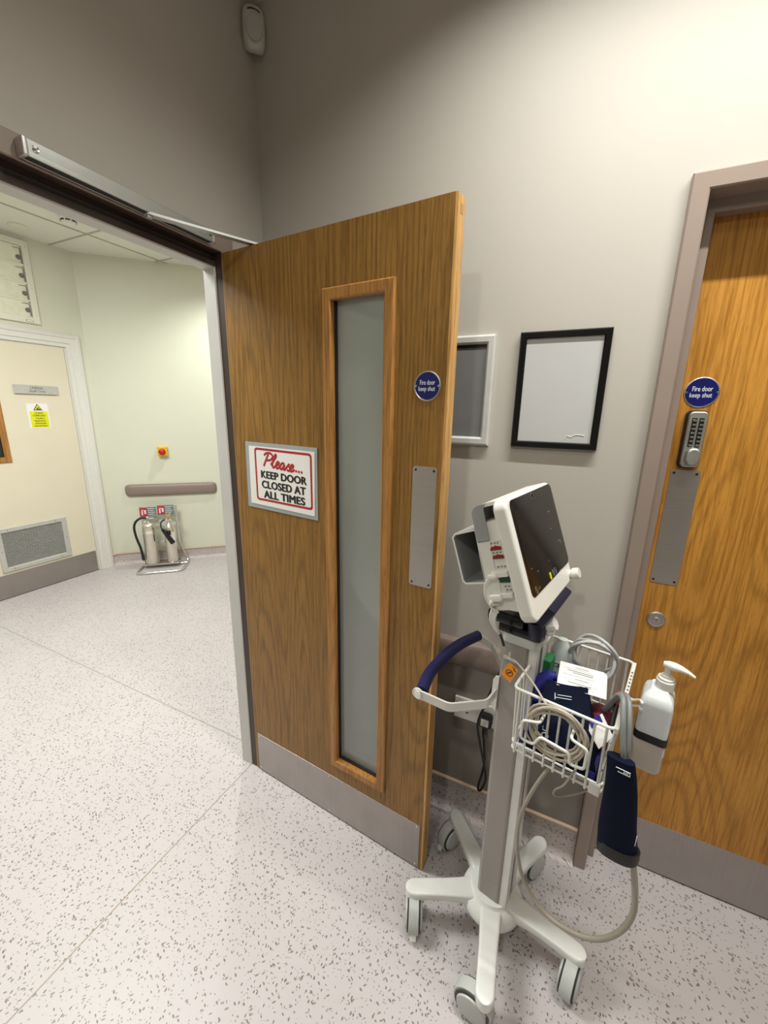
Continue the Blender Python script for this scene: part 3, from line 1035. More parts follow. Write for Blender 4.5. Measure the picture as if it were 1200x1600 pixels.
pa, pb = Vector((.484, -.248, .408)), Vector((.566, -.248, .256))
dd = (pb - pa)
Mh = Matrix.Translation(pa) @ dd.to_track_quat('Z', 'Y').to_matrix().to_4x4()
lathe(bm, [(.011, 0), (.016, .012), (.021, dd.length * .7), (.024, dd.length), (.020, dd.length), (.016, dd.length * .6)], 24, Mh)
box(bm, -.006, .03, -.005, .005, .05, .062, T(.517, -.236, .32)); box(bm, .015, .035, -.006, .006, .04, .085, T(.517, -.236, .30))
obj('discharge_horn', bm, m_dark, e2)
bm = BM(); tube(bm, [(.51, -.2, .49), (.535, -.21, .525), (.56, -.2, .55), (.545, -.205, .52), (.52, -.2, .545)], .003, 8, 5); tube(bm, [(.52, -.205, .50), (.55, -.21, .47), (.56, -.2, .50)], .003, 8, 5); obj('seal_tie', bm, m_string, e2)
bm = BM()
skin(bm, [[(.535 + .0498 * math.cos(R(a)), -.185 + .0498 * math.sin(R(a)), z) for z in (.20, .36)] for a in range(-58, 1, 6)], caps=False)
obj('label_band', bm, m_paper, e2)

# ------------------------------------------------------------------ door closer above the doorway
dc = thing('door_closer', 'silver slide-arm door closer fixed on the doorway head', 'door closer', FA, (-.5, -.005, 2.05))
bm = BM()
box(bm, -.745, -.255, -.034, -.007, 2.062, 2.086, bev=.002)
box(bm, -.745, -.255, -.034, -.030, 2.054, 2.064, bev=.001)
box(bm, -.745, -.255, -.011, -.007, 2.054, 2.064, bev=.001)
tr = obj('slide_channel', bm, m_alu, dc)
bm = BM(); box(bm, -.7455, -.735, -.0355, -.006, 2.053, 2.0875, bev=.003); obj('end_cap', bm, m_steel, tr)
bm = BM(); box(bm, -.265, -.2545, -.0355, -.006, 2.053, 2.0875, bev=.003); obj('end_cap', bm, m_steel, tr)
bm = BM(); screw(bm, -.722, 2.072, -.034, .007, .003); obj('screw', bm, m_chrome, tr)
bm = BM(); screw(bm, -.275, 2.072, -.034, .005, .003); obj('screw', bm, m_dark, tr)
bm = BM(); box(bm, -.735, -.265, -.028, -.012, 2.056, 2.0625); obj('channel_slot', bm, m_ink, tr)
bm = BM()
P0, P1 = Vector((-.468, -.024)), Vector((-.085, -.198))
dv = (P1 - P0).normalized()
nv = Vector((-dv.y, dv.x))
out = []
for p, rad, a0 in ((P0, .012, 90), (P1, .011, 270)):
    for k in range(9):
        a = R(a0 + 180 * k / 8)
        out.append(p + (dv * math.cos(a) + nv * math.sin(a)) * rad)
skin(bm, [[(q.x, q.y, 2.0495) for q in out], [(q.x, q.y, 2.0555) for q in out]])
obj('arm', bm, m_alu, dc)
bm = BM(); cyl(bm, (-.468, -.024, 2.044), (-.468, -.024, 2.06), .008, 16, .001); obj('pivot', bm, m_steel, dc)
bm = BM(); cyl(bm, (-.085, -.198, 2.03), (-.085, -.198, 2.06), .009, 16, .001); obj('pivot', bm, m_steel, dc)
bm = BM(); box(bm, .07, .30, .0445, .088, 1.965, 2.03, FA.inverted() @ FL, bev=.005); obj('closer_body', bm, m_alu, dc)

# motion sensor in the corner
FS = T(0, 0, 0) @ rotz(R(45))
ms = thing('motion_sensor', 'white motion sensor mounted high in the wall corner', 'motion sensor', FS, (0, -.04, 2.672))


bm = BM()
rings = []
for z, w, d, yb in ((2.671, .012, .012, -.040), (2.674, .022, .025, -.034), (2.682, .030, .035, -.030), (2.70, .0345, .042, -.03), (2.74, .035, .044, -.03), (2.765, .034, .040, -.03), (2.778, .030, .032, -.03), (2.786, .024, .024, -.03)):
    ring = []
    for k in range(25):
        a = PI * k / 24
        ring.append((w * math.cos(a), yb - d * math.sin(a) ** .55, z))
    rings.append(ring)
skin(bm, rings); obj('housing', bm, m_sensor, ms)
bm = BM()
pts = []
for k in range(20):
    a = 2 * PI * k / 20
    pts.append((.0245 * math.cos(a) * (1 if math.sin(a) < 0 else 1.0), 2.715 + .034 * math.sin(a)))
prism(bm, pts, -.0755, -.066, bev=.002); obj('lens', bm, plain('sensor_lens', lin(186, 186, 180), .3), ms)
bm = BM(); tube(bm, [(-.019, -.0738, 2.757), (-.01, -.0742, 2.7605), (.004, -.0744, 2.761), (.019, -.0738, 2.756)], .0016, 8, 4); obj('slot', bm, m_ink, ms)
bm = BM(); box(bm, -.02, .02, -.036, -.006, 2.70, 2.77); obj('bracket', bm, m_sensor, ms)

# ------------------------------------------------------------------ picture frames on the right-hand wall
t = thing('poster_frame', 'empty black poster frame with white sheet on the taupe wall', 'picture frame', FB, (1.0535, 0, 1.4615), 'frames on the taupe wall')
bm = BM(); frame_ring(bm, .937, 1.1705, 1.4615, 1.784, .0185, -.017, -.001, .003); obj('frame', bm, m_black, t)
bm = BM(); box(bm, .953, 1.155, -.010, -.004, 1.477, 1.769); ps = obj('sheet', bm, m_posterwh, t)
bm = BM(); tube(bm, [(1.085, -.0102, 1.490), (1.092, -.0103, 1.499), (1.10, -.0103, 1.496), (1.115, -.0103, 1.503), (1.135, -.0103, 1.501)], .0011, 6, 4); obj('scuff_mark', bm, m_paper, ps)
t = thing('poster_frame', 'silver poster frame with grey sheet, partly hidden by the open door', 'picture frame', FB, (.75, 0, 1.459), 'frames on the taupe wall')
bm = BM(); frame_ring(bm, .636, .868, 1.459, 1.785, .026, -.017, -.001, .006); obj('frame', bm, m_silver, t)
bm = BM(); box(bm, .660, .844, -.008, -.004, 1.483, 1.761); ps = obj('sheet', bm, m_posterbk, t)
bm = BM(); box(bm, .661, .843, -.0095, -.008, 1.750, 1.7605); obj('header_strip', bm, m_ink, ps)

# twin wall socket
so = thing('wall_socket', 'white twin power socket low on the taupe wall behind the trolley', 'power socket', FB, (.899, 0, .444))
bm = BM(); box(bm, .822, .976, -.014, -.003, .444, .532, bev=.003); sp = obj('socket_plate', bm, m_white, so)
bm = BM()
bm.free()
for a, b, c, d in ((.855, .861, .497, .510), (.840, .850, .474, .479), (.866, .876, .474, .479)):
    bm = BM(); box(bm, a, b, -.0146, -.0138, c, d); obj('pin_slot', bm, m_ink, sp)
for x in (.832, .885):
    bm = BM(); box(bm, x - .003, x + .003, -.0147, -.0138, .505, .512); obj('indicator_hole', bm, m_ink, sp)
for x in (.890, .912):
    bm = BM(); box(bm, x - .007, x + .007, -.019, -.0138, .500, .524, bev=.002); obj('rocker_switch', bm, m_white, sp)

# mains lead from trolley to the wall socket
def cw(x, y, z):
    return FC @ Vector((x, y, z))


ml = thing('power_lead', 'black mains lead hanging from trolley and plugged into wall socket', 'power cable', FB, (.95, -.05, .2))
bm = BM()
pts = [cw(-.035, .035, .86), cw(-.061, .05, .835), cw(-.112, .1, .675), cw(-.152, .15, .541), cw(-.150, .175, .45), cw(-.135, .19, .36), cw(-.128, .21, .27), cw(-.146, .22, .20), cw(-.158, .222, .205), cw(-.148, .235, .30), cw(-.160, .245, .39), Vector((.941, -.042, .425)), Vector((.942, -.04, .44))]
tube(bm, [tuple(p) for p in pts], .0042, 10, 8); obj('cable', bm, m_dark, ml)
bm = BM(); prism(bm, rrect(.046, .050, .012, 5, .943, .484), -.044, -.0145, bev=.005); pg = obj('plug', bm, m_dark, ml)
bm = BM(); box(bm, .928, .955, -.0449, -.044, .468, .497); pl2 = obj('plug_label', bm, m_paper, pg)
bm = BM(); cyl(bm, (.942, -.034, .462), (.942, -.038, .434), .0075, 12, .002); obj('strain_relief', bm, m_dark, pg)

# ------------------------------------------------------------------ the trolley
cart = thing('monitor_trolley', 'white and grey wheeled trolley on five castors with blue handle and wire basket', 'trolley', FC)
bm = BM()
lathe(bm, [(.062, .070), (.086, .072), (.092, .080), (.092, .094), (.086, .112), (.070, .122), (.064, .128), (.062, .134), (.05, .136)], 40); obj('base_hub', bm, m_arm, cart)
bm = BM(); lathe(bm, [(.058, .055), (.072, .06), (.072, .071)], 36); obj('base_collar', bm, m_greyband, cart)


def arm_mesh(ang):
    bm = BM()
    rings = []
    n = 20
    for (rr, w, zt, zb) in ((.03, .066, .126, .084), (.07, .064, .125, .083), (.10, .058, .1225, .088), (.15, .052, .1205, .094), (.20, .050, .1195, .092), (.235, .050, .119, .084), (.2445, .050, .119, .082)):
        rings.append((rr, w, zt, zb))
    for k in range(1, 7):
        a = R(90 * k / 6.2)
        rings.append((.2445 + .026 * math.sin(a), .050 * math.cos(a), .119 - .002 * (1 - math.cos(a)), .082 + .002 * (1 - math.cos(a))))
    out = []
    for rr, w, zt, zb in rings:
        ring = []
        h = zt - zb
        for k in range(n):
            a = 2 * PI * k / n
            c, s = math.cos(a), math.sin(a)
            q = .38
            ring.append((rr, w / 2 * math.copysign(abs(c) ** q, c), (zt + zb) / 2 + h / 2 * math.copysign(abs(s) ** q, s)))
        out.append(ring)
    skin(bm, out, M=rotz(ang))
    return bm


def castor(parent, x, y, trail, brake):
    ta = math.atan2(trail[1], trail[0])
    M = T(x, y, 0) @ rotz(ta)
    bm = BM(); cyl(bm, tuple(M @ Vector((0, 0, .075))), tuple(M @ Vector((0, 0, .088))), .02, 24, .003)
    c = obj('castor', bm, m_castgrey, parent)
    off = .026
    rw = .047
    for s in (-1, 1):
        bm = BM(); lathe(bm, [(rw * .5, -.002), (rw - .002, -.002), (rw, -.001), (rw, .001), (rw - .002, .002), (rw * .5, .002)], 36, M @ T(off, s * .018, rw) @ Matrix.Rotation(R(90), 4, 'X')); obj('tyre', bm, m_tyre, c)
        bm = BM(); lathe(bm, [(.004, -.003), (rw - .006, -.003), (rw - .008, .003), (rw * .5, .006), (.004, .006)], 36, M @ T(off, s * .0215, rw) @ Matrix.Rotation(R(90 if s < 0 else -90), 4, 'X')); obj('wheel_cover', bm, m_castgrey, c)
    bm = BM()
    ring = []
    for sy in (-.0125, .0125):
        pr = []
        for k in range(25):
            a = R(-50 + 280 * k / 24 - 20)
            rad = .052
            pr.append((off + rad * math.cos(a), rw + rad * math.sin(a)))
        ring.append(pr)
    prism(bm, ring[0], -.0155, .0155, M, bev=.003)
    obj('castor_hood', bm, m_castgrey, c)
    bm = BM(); lathe(bm, [(.02, .078), (.024, .07), (.024, .05), (.016, .04)], 20, M); obj('castor_stem', bm, m_castgrey, c)
    if brake:
        bm = BM(); box(bm, off + .034, off + .062, -.0095, .0095, -.0045, .0045, M @ T(.0, 0, .028) @ T(off + .048, 0, 0) @ Matrix.Rotation(R(58), 4, 'Y') @ T(-off - .048, 0, 0), bev=.003); obj('brake_tab', bm, m_white2, c)


A0 = 60.7 + 12
trails = {0: (-.35, -1), 1: (-.30, -.95), 2: (.53, -.85), 3: (-1, -.05), 4: (-.05, -1)}
for k in range(5):
    a = R(A0 + 72 * k)
    am = obj('base_arm', arm_mesh(a), m_arm, cart)
    castor(cart, .243 * math.cos(a), .243 * math.sin(a), trails[k], k in (1, 2))

# column
bm = BM()
pts = rrect(.072, .088, .012, 5, .001, 0)
skin(bm, [[(x, y, z) for x, y in pts] for z in (.128, 1.004)]); obj('column', bm, m_grey, cart)
bm = BM()
box(bm, .034, .056, -.040, -.012, .128, 1.0, bev=.003); box(bm, .034, .056, .012, .040, .128, 1.0, bev=.003); box(bm, .034, .046, -.014, .014, .128, 1.0)
obj('column_track', bm, m_silver, cart)
bm = BM(); box(bm, .046, .0475, -.0115, .0115, .14, 1.0); obj('track_slot', bm, m_ink, cart)
bm = BM()
pts = rrect(.094, .094, .014, 5, .012, 0)
skin(bm, [[(x, y, z) for x, y in pts] for z in (.998, 1.016, 1.022)]); obj('column_cap', bm, m_castgrey, cart)
bm = BM(); box(bm, -.045, .062, -.05, .05, 1.022, 1.045, bev=.006)
box(bm, -.075, .02, -.055, .06, 1.045, 1.075, T(0, 0, 0), bev=.008)
obj('mount_head', bm, m_black, cart)
bm = BM()
Mt = T(.07, 0, 1.10) @ Matrix.Rotation(R(-20), 4, 'Y')
box(bm, -.05, .012, -.06, .095, -.022, .008, T(.065, 0, 1.118) @ Matrix.Rotation(R(-62), 4, 'Y'), bev=.006)
tube(bm, [(.045, -.045, 1.075), (.05, -.045, 1.05), (.05, -.043, 1.035)], [.02, .021, .019], 16)
box(bm, .028, .066, -.05, .03, 1.03, 1.085, bev=.012, seg=3)
obj('mount_cradle', bm, m_navyplastic, cart)
bm = BM()
cyl(bm, (.064, -.028, 1.066), (.086, -.028, 1.078), .016, 8, .003)
cyl(bm, (.064, -.02, 1.048), (.082, -.02, 1.05), .012, 8, .003)
box(bm, .062, .078, -.036, -.006, 1.044, 1.085, bev=.004)
obj('clamp_knob', bm, m_white, cart)

# handle
ha = empty('handle', Matrix.Identity(4))
ha.parent = cart
ha.matrix_parent_inverse = Matrix.Identity(4)
ha.matrix_basis = Matrix.Identity(4)
OFF[ha.name] = Vector((0, 0, 0))


def flatbar(bm, path, h, t):
    rings = []
    for i, p in enumerate(path):
        p = Vector(p)
        a = Vector(path[max(i - 1, 0)])
        b = Vector(path[min(i + 1, len(path) - 1)])
        d = (b - a)
        d.z = 0
        d.normalize()
        nn = Vector((-d.y, d.x, 0)) * t / 2
        rings.append([p + nn + Vector((0, 0, h / 2)), p - nn + Vector((0, 0, h / 2)), p - nn - Vector((0, 0, h / 2)), p + nn - Vector((0, 0, h / 2))])
    skin(bm, rings)


bm = BM(); lathe(bm, [(.0145, -.005), (.0145, .0), (.013, .001)], 24, T(-.186, -.1955, .853) @ rotz(R(10)) @ Matrix.Rotation(R(90), 4, 'X')); flatbar(bm, fillet([(-.186, -.196, .852), (-.170, -.192, .852), (-.100, -.183, .848), (-.035, -.105, .842), (-.034, -.045, .842)], .012), .024, .005); obj('handle_arm', bm, m_white2, ha)
bm = BM(); flatbar(bm, fillet([(-.192, .172, .852), (-.172, .160, .852), (-.122, .138, .850), (-.062, .062, .848), (-.036, .03, .846)], .012), .024, .005); obj('handle_arm', bm, m_white2, ha)
bm = BM(); tube(bm, [(-.180, -.186, .855), (-.203, -.105, .856), (-.209, -.015, .857), (-.203, .075, .857), (-.181, .160, .856)], .0165, 18, 8); obj('handle_grip', bm, m_blue, ha)
bm = BM(); lathe(bm, [(.012, 0), (.012, .002), (.008, .003)], 18, T(-.184, -.1975, .853) @ rotz(R(-12)) @ Matrix.Rotation(R(90), 4, 'X')); obj('handle_bolt', bm, m_white2, ha)
bm = BM(); prism(bm, [(-.046, .800), (-.030, .785), (-.028, .892), (-.038, .890), (-.044, .878)], -.05, -.044, bev=.001); obj('handle_bracket', bm, m_white2, ha)

# basket
WR = .0026
ZB, ZT = .783, .95
bk0, bk1, by0, by1 = .040, .245, -.143, .143
bm = BM()
tube(bm, fillet([(bk0, by0, ZT), (bk1, by0, ZT), (bk1, by1, ZT), (bk0, by1, ZT)], .014, 4, True), .0036, 10, closed=True)
tube(bm, fillet([(bk0 + .006, by0 + .006, ZB), (bk1 - .006, by0 + .006, ZB), (bk1 - .006, by1 - .006, ZB), (bk0 + .006, by1 - .006, ZB)], .01, 4, True), WR, 8, closed=True)
tube(bm, fillet([(bk0 + .006, by0 + .005, ZB + .02), (bk1 - .006, by0 + .005, ZB + .02), (bk1 - .006, by1 - .005, ZB + .02), (bk0 + .006, by1 - .005, ZB + .02)], .01, 4, True), WR, 8, closed=True)
bsk = obj('basket', bm, m_white2, cart)
bm = BM()
for k in range(9):
    x = bk0 + .014 + k * (bk1 - bk0 - .028) / 8
    tube(bm, fillet([(x, by0, ZT), (x, by0 + .006, ZB - .010), (x, by0 + .012, ZB), (x, by1 - .012, ZB), (x, by1 - .006, ZB - .010), (x, by1, ZT)], .006, 3), WR, 8)
for k in range(11):
    y = by0 + .018 + k * (by1 - by0 - .036) / 10
    if k % 2 == 0 or k < 0:
        tube(bm, fillet([(bk0, y, ZT), (bk0 + .006, y, ZB + .003), (bk1 - .006, y, ZB + .003), (bk1, y, ZT)], .008, 3), WR, 8)
    else:
        tube(bm, [(bk0, y, ZT), (bk0 + .006, y, ZB + .003)], WR, 8)
obj('basket_wires', bm, m_white2, bsk)
bm = BM(); box(bm, bk1 - .001, bk1 + .006, by0 + .002, by1 - .002, ZT - .010, ZT + .003, bev=.002); es_ = obj('rim_strip', bm, m_white2, bsk)
bm = BM()
for k in range(12):
    y = by0 + .05 + k * .016
    box(bm, bk1 + .0, bk1 + .004, y, y + .008, ZT + .0032, ZT + .0036)
obj('rim_slots', bm, m_greyink, es_)
bm = BM()
hk = [(.112, -.146, .918), (.112, -.176, .916), (.076, -.178, .905), (.076, -.178, .858), (.104, -.178, .857), (.116, -.178, .884), (.176, -.178, .878), (.178, -.178, .853), (.206, -.178, .857), (.207, -.178, .905), (.174, -.176, .912), (.174, -.146, .918)]
tube(bm, fillet(hk, .008, 4), .0032, 10); obj('cable_hook', bm, m_white2, bsk)
bm = BM(); box(bm, .216, .238, by0 - .002, by0 + .004, ZB - .006, ZB + .022, bev=.002); obj('basket_clip', bm, m_paper, bsk)
bm = BM()
for z in (.955, .94):
    tube(bm, fillet([(bk1 + .004, -.02, z), (bk1 + .015, -.022, z - .004), (bk1 + .030, -.030, z + .010), (bk1 + .034, -.045, z + .01)], .008, 3), .003, 8)
obj('bottle_bracket', bm, m_white2, bsk)

# ------------------------------------------------------------------ patient monitor on the trolley
FM = FC @ T(.027, -.015, 1.257) @ Matrix.Rotation(R(-20), 4, 'Y')
mo = thing('patient_monitor', 'white patient monitor with dark screen tilted on top of the trolley', 'monitor', FM, (-.05, 0, -.14))


def side_prism(bm, pts, r0, r1, bev=0, seg=2):
    """polygon given as (depth, up), extruded along the monitor's width"""
    prism(bm, pts, r0, r1, bev=bev, seg=seg)


SW0, SW1, SU0, SU1 = -.146, .173, -.139, .135
bm = BM()
ol = rrect(SW1 - SW0, SU1 - SU0, .022, 6, (SW0 + SW1) / 2, (SU0 + SU1) / 2)
il = rrect(SW1 - SW0 - .008, SU1 - SU0 - .008, .018, 6, (SW0 + SW1) / 2, (SU0 + SU1) / 2)
skin(bm, [[(-.030, y, z) for y, z in il], [(-.026, y, z) for y, z in ol], [(-.006, y, z) for y, z in ol], [(-.001, y, z) for y, z in rrect(SW1 - SW0 - .005, SU1 - SU0 - .005, .02, 6, (SW0 + SW1) / 2, (SU0 + SU1) / 2)], [(.001, y, z) for y, z in rrect(SW1 - SW0 - .014, SU1 - SU0 - .014, .016, 6, (SW0 + SW1) / 2, (SU0 + SU1) / 2)]])
obj('front_housing', bm, m_white, mo)
bm = BM()
gl = rrect(.297, .217, .016, 6, .0215, .0205)
skin(bm, [[(0, y, z) for y, z in gl], [(.0022, y, z) for y, z in gl]]); sc = obj('screen_bezel', bm, m_screen, mo)
bm = BM(); box(bm, .0022, .0027, -.117, .150, -.060, .106); lc = obj('screen', bm, m_lcd, sc)
bm = BM()
for (y, z, ww, hh) in ((.095, .062, .014, .002), (.085, .02, .008, .002), (.118, -.02, .012, .002), (.135, -.030, .004, .010), (-.10, -.03, .006, .002), (-.07, -.045, .01, .0015), (.02, -.045, .004, .002)):
    box(bm, .0027, .003, y, y + ww, z, z + hh)
obj('screen_readout', bm, m_mark, sc)
bm = BM(); lathe(bm, [(.0062, 0), (.0062, .0004)], 24, T(.0022, .014, .119) @ Matrix.Rotation(R(90), 4, 'Y'))
lg = obj('logo', bm, m_greyband, sc)
bm = BM()
lathe(bm, [(.0054, 0), (.0054, .0002), (.0048, .0002), (.0048, 0)], 24, T(.0027, .014, .119) @ Matrix.Rotation(R(90), 4, 'Y'))
tube(bm, [(.0028, .0105, .119), (.0028, .0125, .122), (.0028, .0135, .118), (.0028, .012, .116), (.0028, .016, .121), (.0028, .0155, .117), (.0028, .0175, .118)], .0005, 6, 4)
obj('logo_monogram', bm, m_screen, sc)
bm = BM(); prism(bm, rrect(.010, .017, .004, 5, .006, -.0775), -.0005, .0005, T(.0026, 0, 0) @ rotz(R(90)) @ Matrix.Scale(1, 4, (1, 0, 0))); obj('power_button', bm, m_yellow, sc)
bm = BM()
for y in (.030, .048, -.098):
    rr_ = [(.0024, y + .0065 * math.cos(2 * PI * k / 20), -.077 + .0075 * math.sin(2 * PI * k / 20)) for k in range(20)]
    tube(bm, rr_, .0005, 6, closed=True)
for y, w_, h_ in ((.028, .004, .006), (.0465, .003, .004), (-.0995, .003, .005), (-.085, .004, .0015), (-.078, .003, .003)):
    box(bm, .0023, .0027, y, y + w_, -.0795, -.0795 + h_)
obj('button_icons', bm, m_mark, sc)
bm = BM(); cyl(bm, (.0, .153, -.118), (.008, .153, -.118), .011, 20); cyl(bm, (.008, .153, -.118), (.026, .153, -.118), .0145, 24, .003); obj('control_knob', bm, m_white, mo)
bm = BM()
side_prism(bm, [(-.028, -.120), (-.028, .096), (-.086, .092), (-.094, .052), (-.108, -.08), (-.106, -.106), (-.098, -.113), (-.06, -.113)], -.125, .150, .006, 3)
bd = obj('rear_housing', bm, m_white, mo)
# carry handle: a strap from the top of the front housing over to the rear housing
bm = BM()
path = fillet([(-.018, 0, .131), (-.062, 0, .131), (-.084, 0, .118), (-.088, 0, .085)], .016, 5)
rings = []
for i, p in enumerate(path):
    a, b = path[max(i - 1, 0)], path[min(i + 1, len(path) - 1)]
    d = (b - a).normalized()
    nn = Vector((-d.z, 0, d.x)) * .004
    rings.append([(p.x + nn.x, -.128, p.z + nn.z), (p.x + nn.x, .150, p.z + nn.z), (p.x - nn.x, .150, p.z - nn.z), (p.x - nn.x, -.128, p.z - nn.z)])
skin(bm, rings); obj('carry_handle', bm, m_white, mo)
bm = BM()
side_prism(bm, [(-.058, .124), (-.062, .052), (-.092, .052), (-.0885, .118), (-.082, .128), (-.07, .134), (-.05, .134)], -.1295, -.1255, .001); obj('handle_cover', bm, m_greyband, mo)
# open rear bin
bm = BM()
ob = [(-.088, .082), (-.145, .080), (-.154, .072), (-.156, -.036), (-.150, -.044), (-.100, -.046)]
cxm, czm = -.122, .018
ib = [(-.092, .078), (-.143, .076), (-.150, .070), (-.152, -.034), (-.148, -.040), (-.100, -.042)]
skin(bm, [[(x, .12, z) for x, z in ob], [(x, -.127, z) for x, z in ob], [(x, -.127, z) for x, z in ib], [(x, -.02, z) for x, z in ib]], caps=False)
b_ = BM(); prism(b_, ib, -.021, -.019); add(bm, b_)
b_ = BM(); prism(b_, ob, .118, .12); add(bm, b_)
bn = obj('rear_bin', bm, m_greyband, mo)
bm = BM()
skin(bm, [[(x, -.1274, z) for x, z in ob], [(x, -.1274, z) for x, z in ib]], caps=False); obj('bin_rim', bm, m_white, bn)
# side panel with ports
bm = BM()
side_prism(bm, [(-.036, .051), (-.092, .050), (-.099, -.07), (-.096, -.083), (-.036, -.085)], -.1275, -.1245, .0015); sp = obj('port_panel', bm, m_white2, mo)
bm = BM()
for p in ([(-.062, .048), (-.037, .048), (-.036, -.012), (-.066, -.012)], [(-.062, -.03), (-.036, -.03), (-.036, -.068), (-.066, -.068)]):
    tube(bm, [(x, -.1276, z) for x, z in p], .0005, 6, closed=True)
obj('panel_outline', bm, m_greyband, sp)
bm = BM(); side_prism(bm, [(-.066, .029), (-.0625, .0365), (-.055, .037), (-.052, .039), (-.048, .037), (-.0395, .0355), (-.0395, .0285)], -.131, -.127, .0008); obj('port', bm, m_darkred, sp)
bm = BM(); side_prism(bm, [(-.065, .0095), (-.063, .0165), (-.055, .0175), (-.052, .019), (-.048, .0175), (-.0385, .016), (-.0385, .0085)], -.131, -.127, .0008); obj('port', bm, m_brick, sp)
bm = BM(); side_prism(bm, [(-.0625, -.045), (-.063, -.036), (-.056, -.033), (-.040, -.0325), (-.037, -.036), (-.038, -.046)], -.131, -.127, .0008); obj('port', bm, m_green, sp)
for (x, z) in ((-.060, .044), (-.052, .044), (-.045, .044), (-.060, .0225), (-.052, .0225), (-.044, .0225), (-.058, -.0095), (-.05, -.0095), (-.042, -.0095), (-.052, -.055), (-.044, -.055), (-.05, -.063), (-.042, -.063)):
    bm = BM(); box(bm, x - .0022, x + .0022, -.1279, -.1275, z - .0014, z + .0014); obj('port_symbol', bm, m_greyink, sp)

# leads plugged in the side of the monitor
FMi = FC.inverted() @ FM


def mc_(d, r_, u_):
    return tuple(FMi @ Vector((d, r_, u_)))


ld = thing('sensor_lead', 'white sensor lead plugged into lower monitor port running down to the coil', 'cable', FC, (0, -.14, .95))
bm = BM(); box(bm, -.084, -.036, -.142, -.1275, -.078, -.067, FMi, bev=.002)
box(bm, -.088, -.060, -.150, -.135, -.083, -.067, FMi, bev=.004); obj('connector', bm, m_white, ld)
bm = BM()
for q in (-1, 0, 1):
    tube(bm, [mc_(-.08, -.146, -.076 + q * .001), mc_(-.088, -.150, -.088), (-.020 + q * .005, -.142 + q * .002, 1.14), (-.028 + q * .005, -.138, 1.10), (-.026 + q * .003, -.118, 1.065), (-.022, -.10, 1.045)], .0034, 8, 6)
obj('lead_bundle', bm, m_white, ld)
bm = BM(); tube(bm, [(-.022, -.10, 1.047), (-.021, -.08, 1.02), (-.018, -.072, 1.0)], .0034, 10, 4); obj('strain_relief', bm, m_dark, ld)
bm = BM()
pts = [(-.020, -.075, 1.01), (-.012, -.068, .985), (-.004, -.066, .97), (.012, -.076, .972), (.031, -.09, .974), (.079, -.128, .966), (.108, -.152, .955), (.118, -.158, .952)]
tube(bm, pts, .0022, 8, 6); obj('lead', bm, m_cable, ld)
l2 = thing('temperature_lead', 'thin white lead looping from the upper connector on the monitor side', 'cable', FM, (-.07, -.14, -.06))
bm = BM(); box(bm, -.074, -.036, -.140, -.1275, -.031, -.019, bev=.002); box(bm, -.082, -.06, -.146, -.134, -.033, -.022, bev=.004); obj('connector', bm, m_white, l2)
bm = BM(); tube(bm, [(-.078, -.141, -.03), (-.088, -.144, -.038), (-.096, -.144, -.055), (-.100, -.14, -.075), (-.097, -.134, -.095), (-.085, -.128, -.115)], .0024, 8, 6); obj('lead', bm, m_white, l2)
ot = thing('orange_tag', 'orange diamond warning tag tied to the lead by the trolley column', 'tag', FC, (.003, -.068, .905))
bm = BM()
b_ = BM(); prism(b_, [(.002, .962), (.024, .947), (.008, .905), (-.018, .921)], -.0735, -.0725); add(bm, b_)
tg = obj('tag', bm, m_orange, ot)
bm = BM()
tube(bm, [(.0035 + .0085 * math.cos(2 * PI * k / 24), -.0737, .932 + .0085 * math.sin(2 * PI * k / 24)) for k in range(24)], .0008, 6, closed=True)
tube(bm, [(-.001, -.0737, .929), (.003, -.0737, .933), (.008, -.0737, .936)], .0016, 6, 4)
tube(bm, [(.010, -.0737, .952), (.016, -.0737, .948), (.013, -.0737, .944), (.020, -.0737, .942)], .0008, 6, 4)
obj('symbol', bm, m_ink, tg)
bm = BM(); cyl(bm, (-.014, -.066, .968), (.016, -.070, .966), .0042, 12, .001); cyl(bm, (-.002, -.066, .985), (-.002, -.066, .968), .0036, 10, .001); box(bm, -.016, -.008, -.071, -.064, .964, .972, bev=.001); obj('clip', bm, m_clear, ot)

# coil of cable on the hook of the basket
bm = BM()
pts = []
cx, cz = .142, .900
for k in range(7 * 28 + 1):
    a = 2 * PI * k / 28 + 1.2
    turn = k / 28
    rad = .052 + .0075 * math.sin(turn * 2.3) + .002 * math.sin(3 * a + turn)
    pts.append((cx + rad * 1.03 * math.cos(a), -.1625 + .010 * math.sin(turn * 3.1 + .3) , cz + rad * math.sin(a)))
tube(bm, pts, .0026, 8)
props(obj('coiled_cable', bm, m_cable, F=FC), 'beige grey cable coiled on the front hook of wire basket', 'cable')

# ------------------------------------------------------------------ contents of the basket
def slab_cuff(prof, x0, x1, lean=0, bev=.003):
    """prof: closed (y, z) outline, extruded along X; lean shifts X with height"""
    bm = BM()
    z0 = min(z for y, z in prof)
    rings = [[(x0 + lean * (z - z0) * 0, y, z) for y, z in prof], [(x1 - lean * (z - z0), y, z) for y, z in prof]]
    rings.insert(1, [((a[0] + b[0]) / 2, a[1] - .004, a[2]) for a, b in zip(*rings)])
    skin(bm, rings)
    return bm


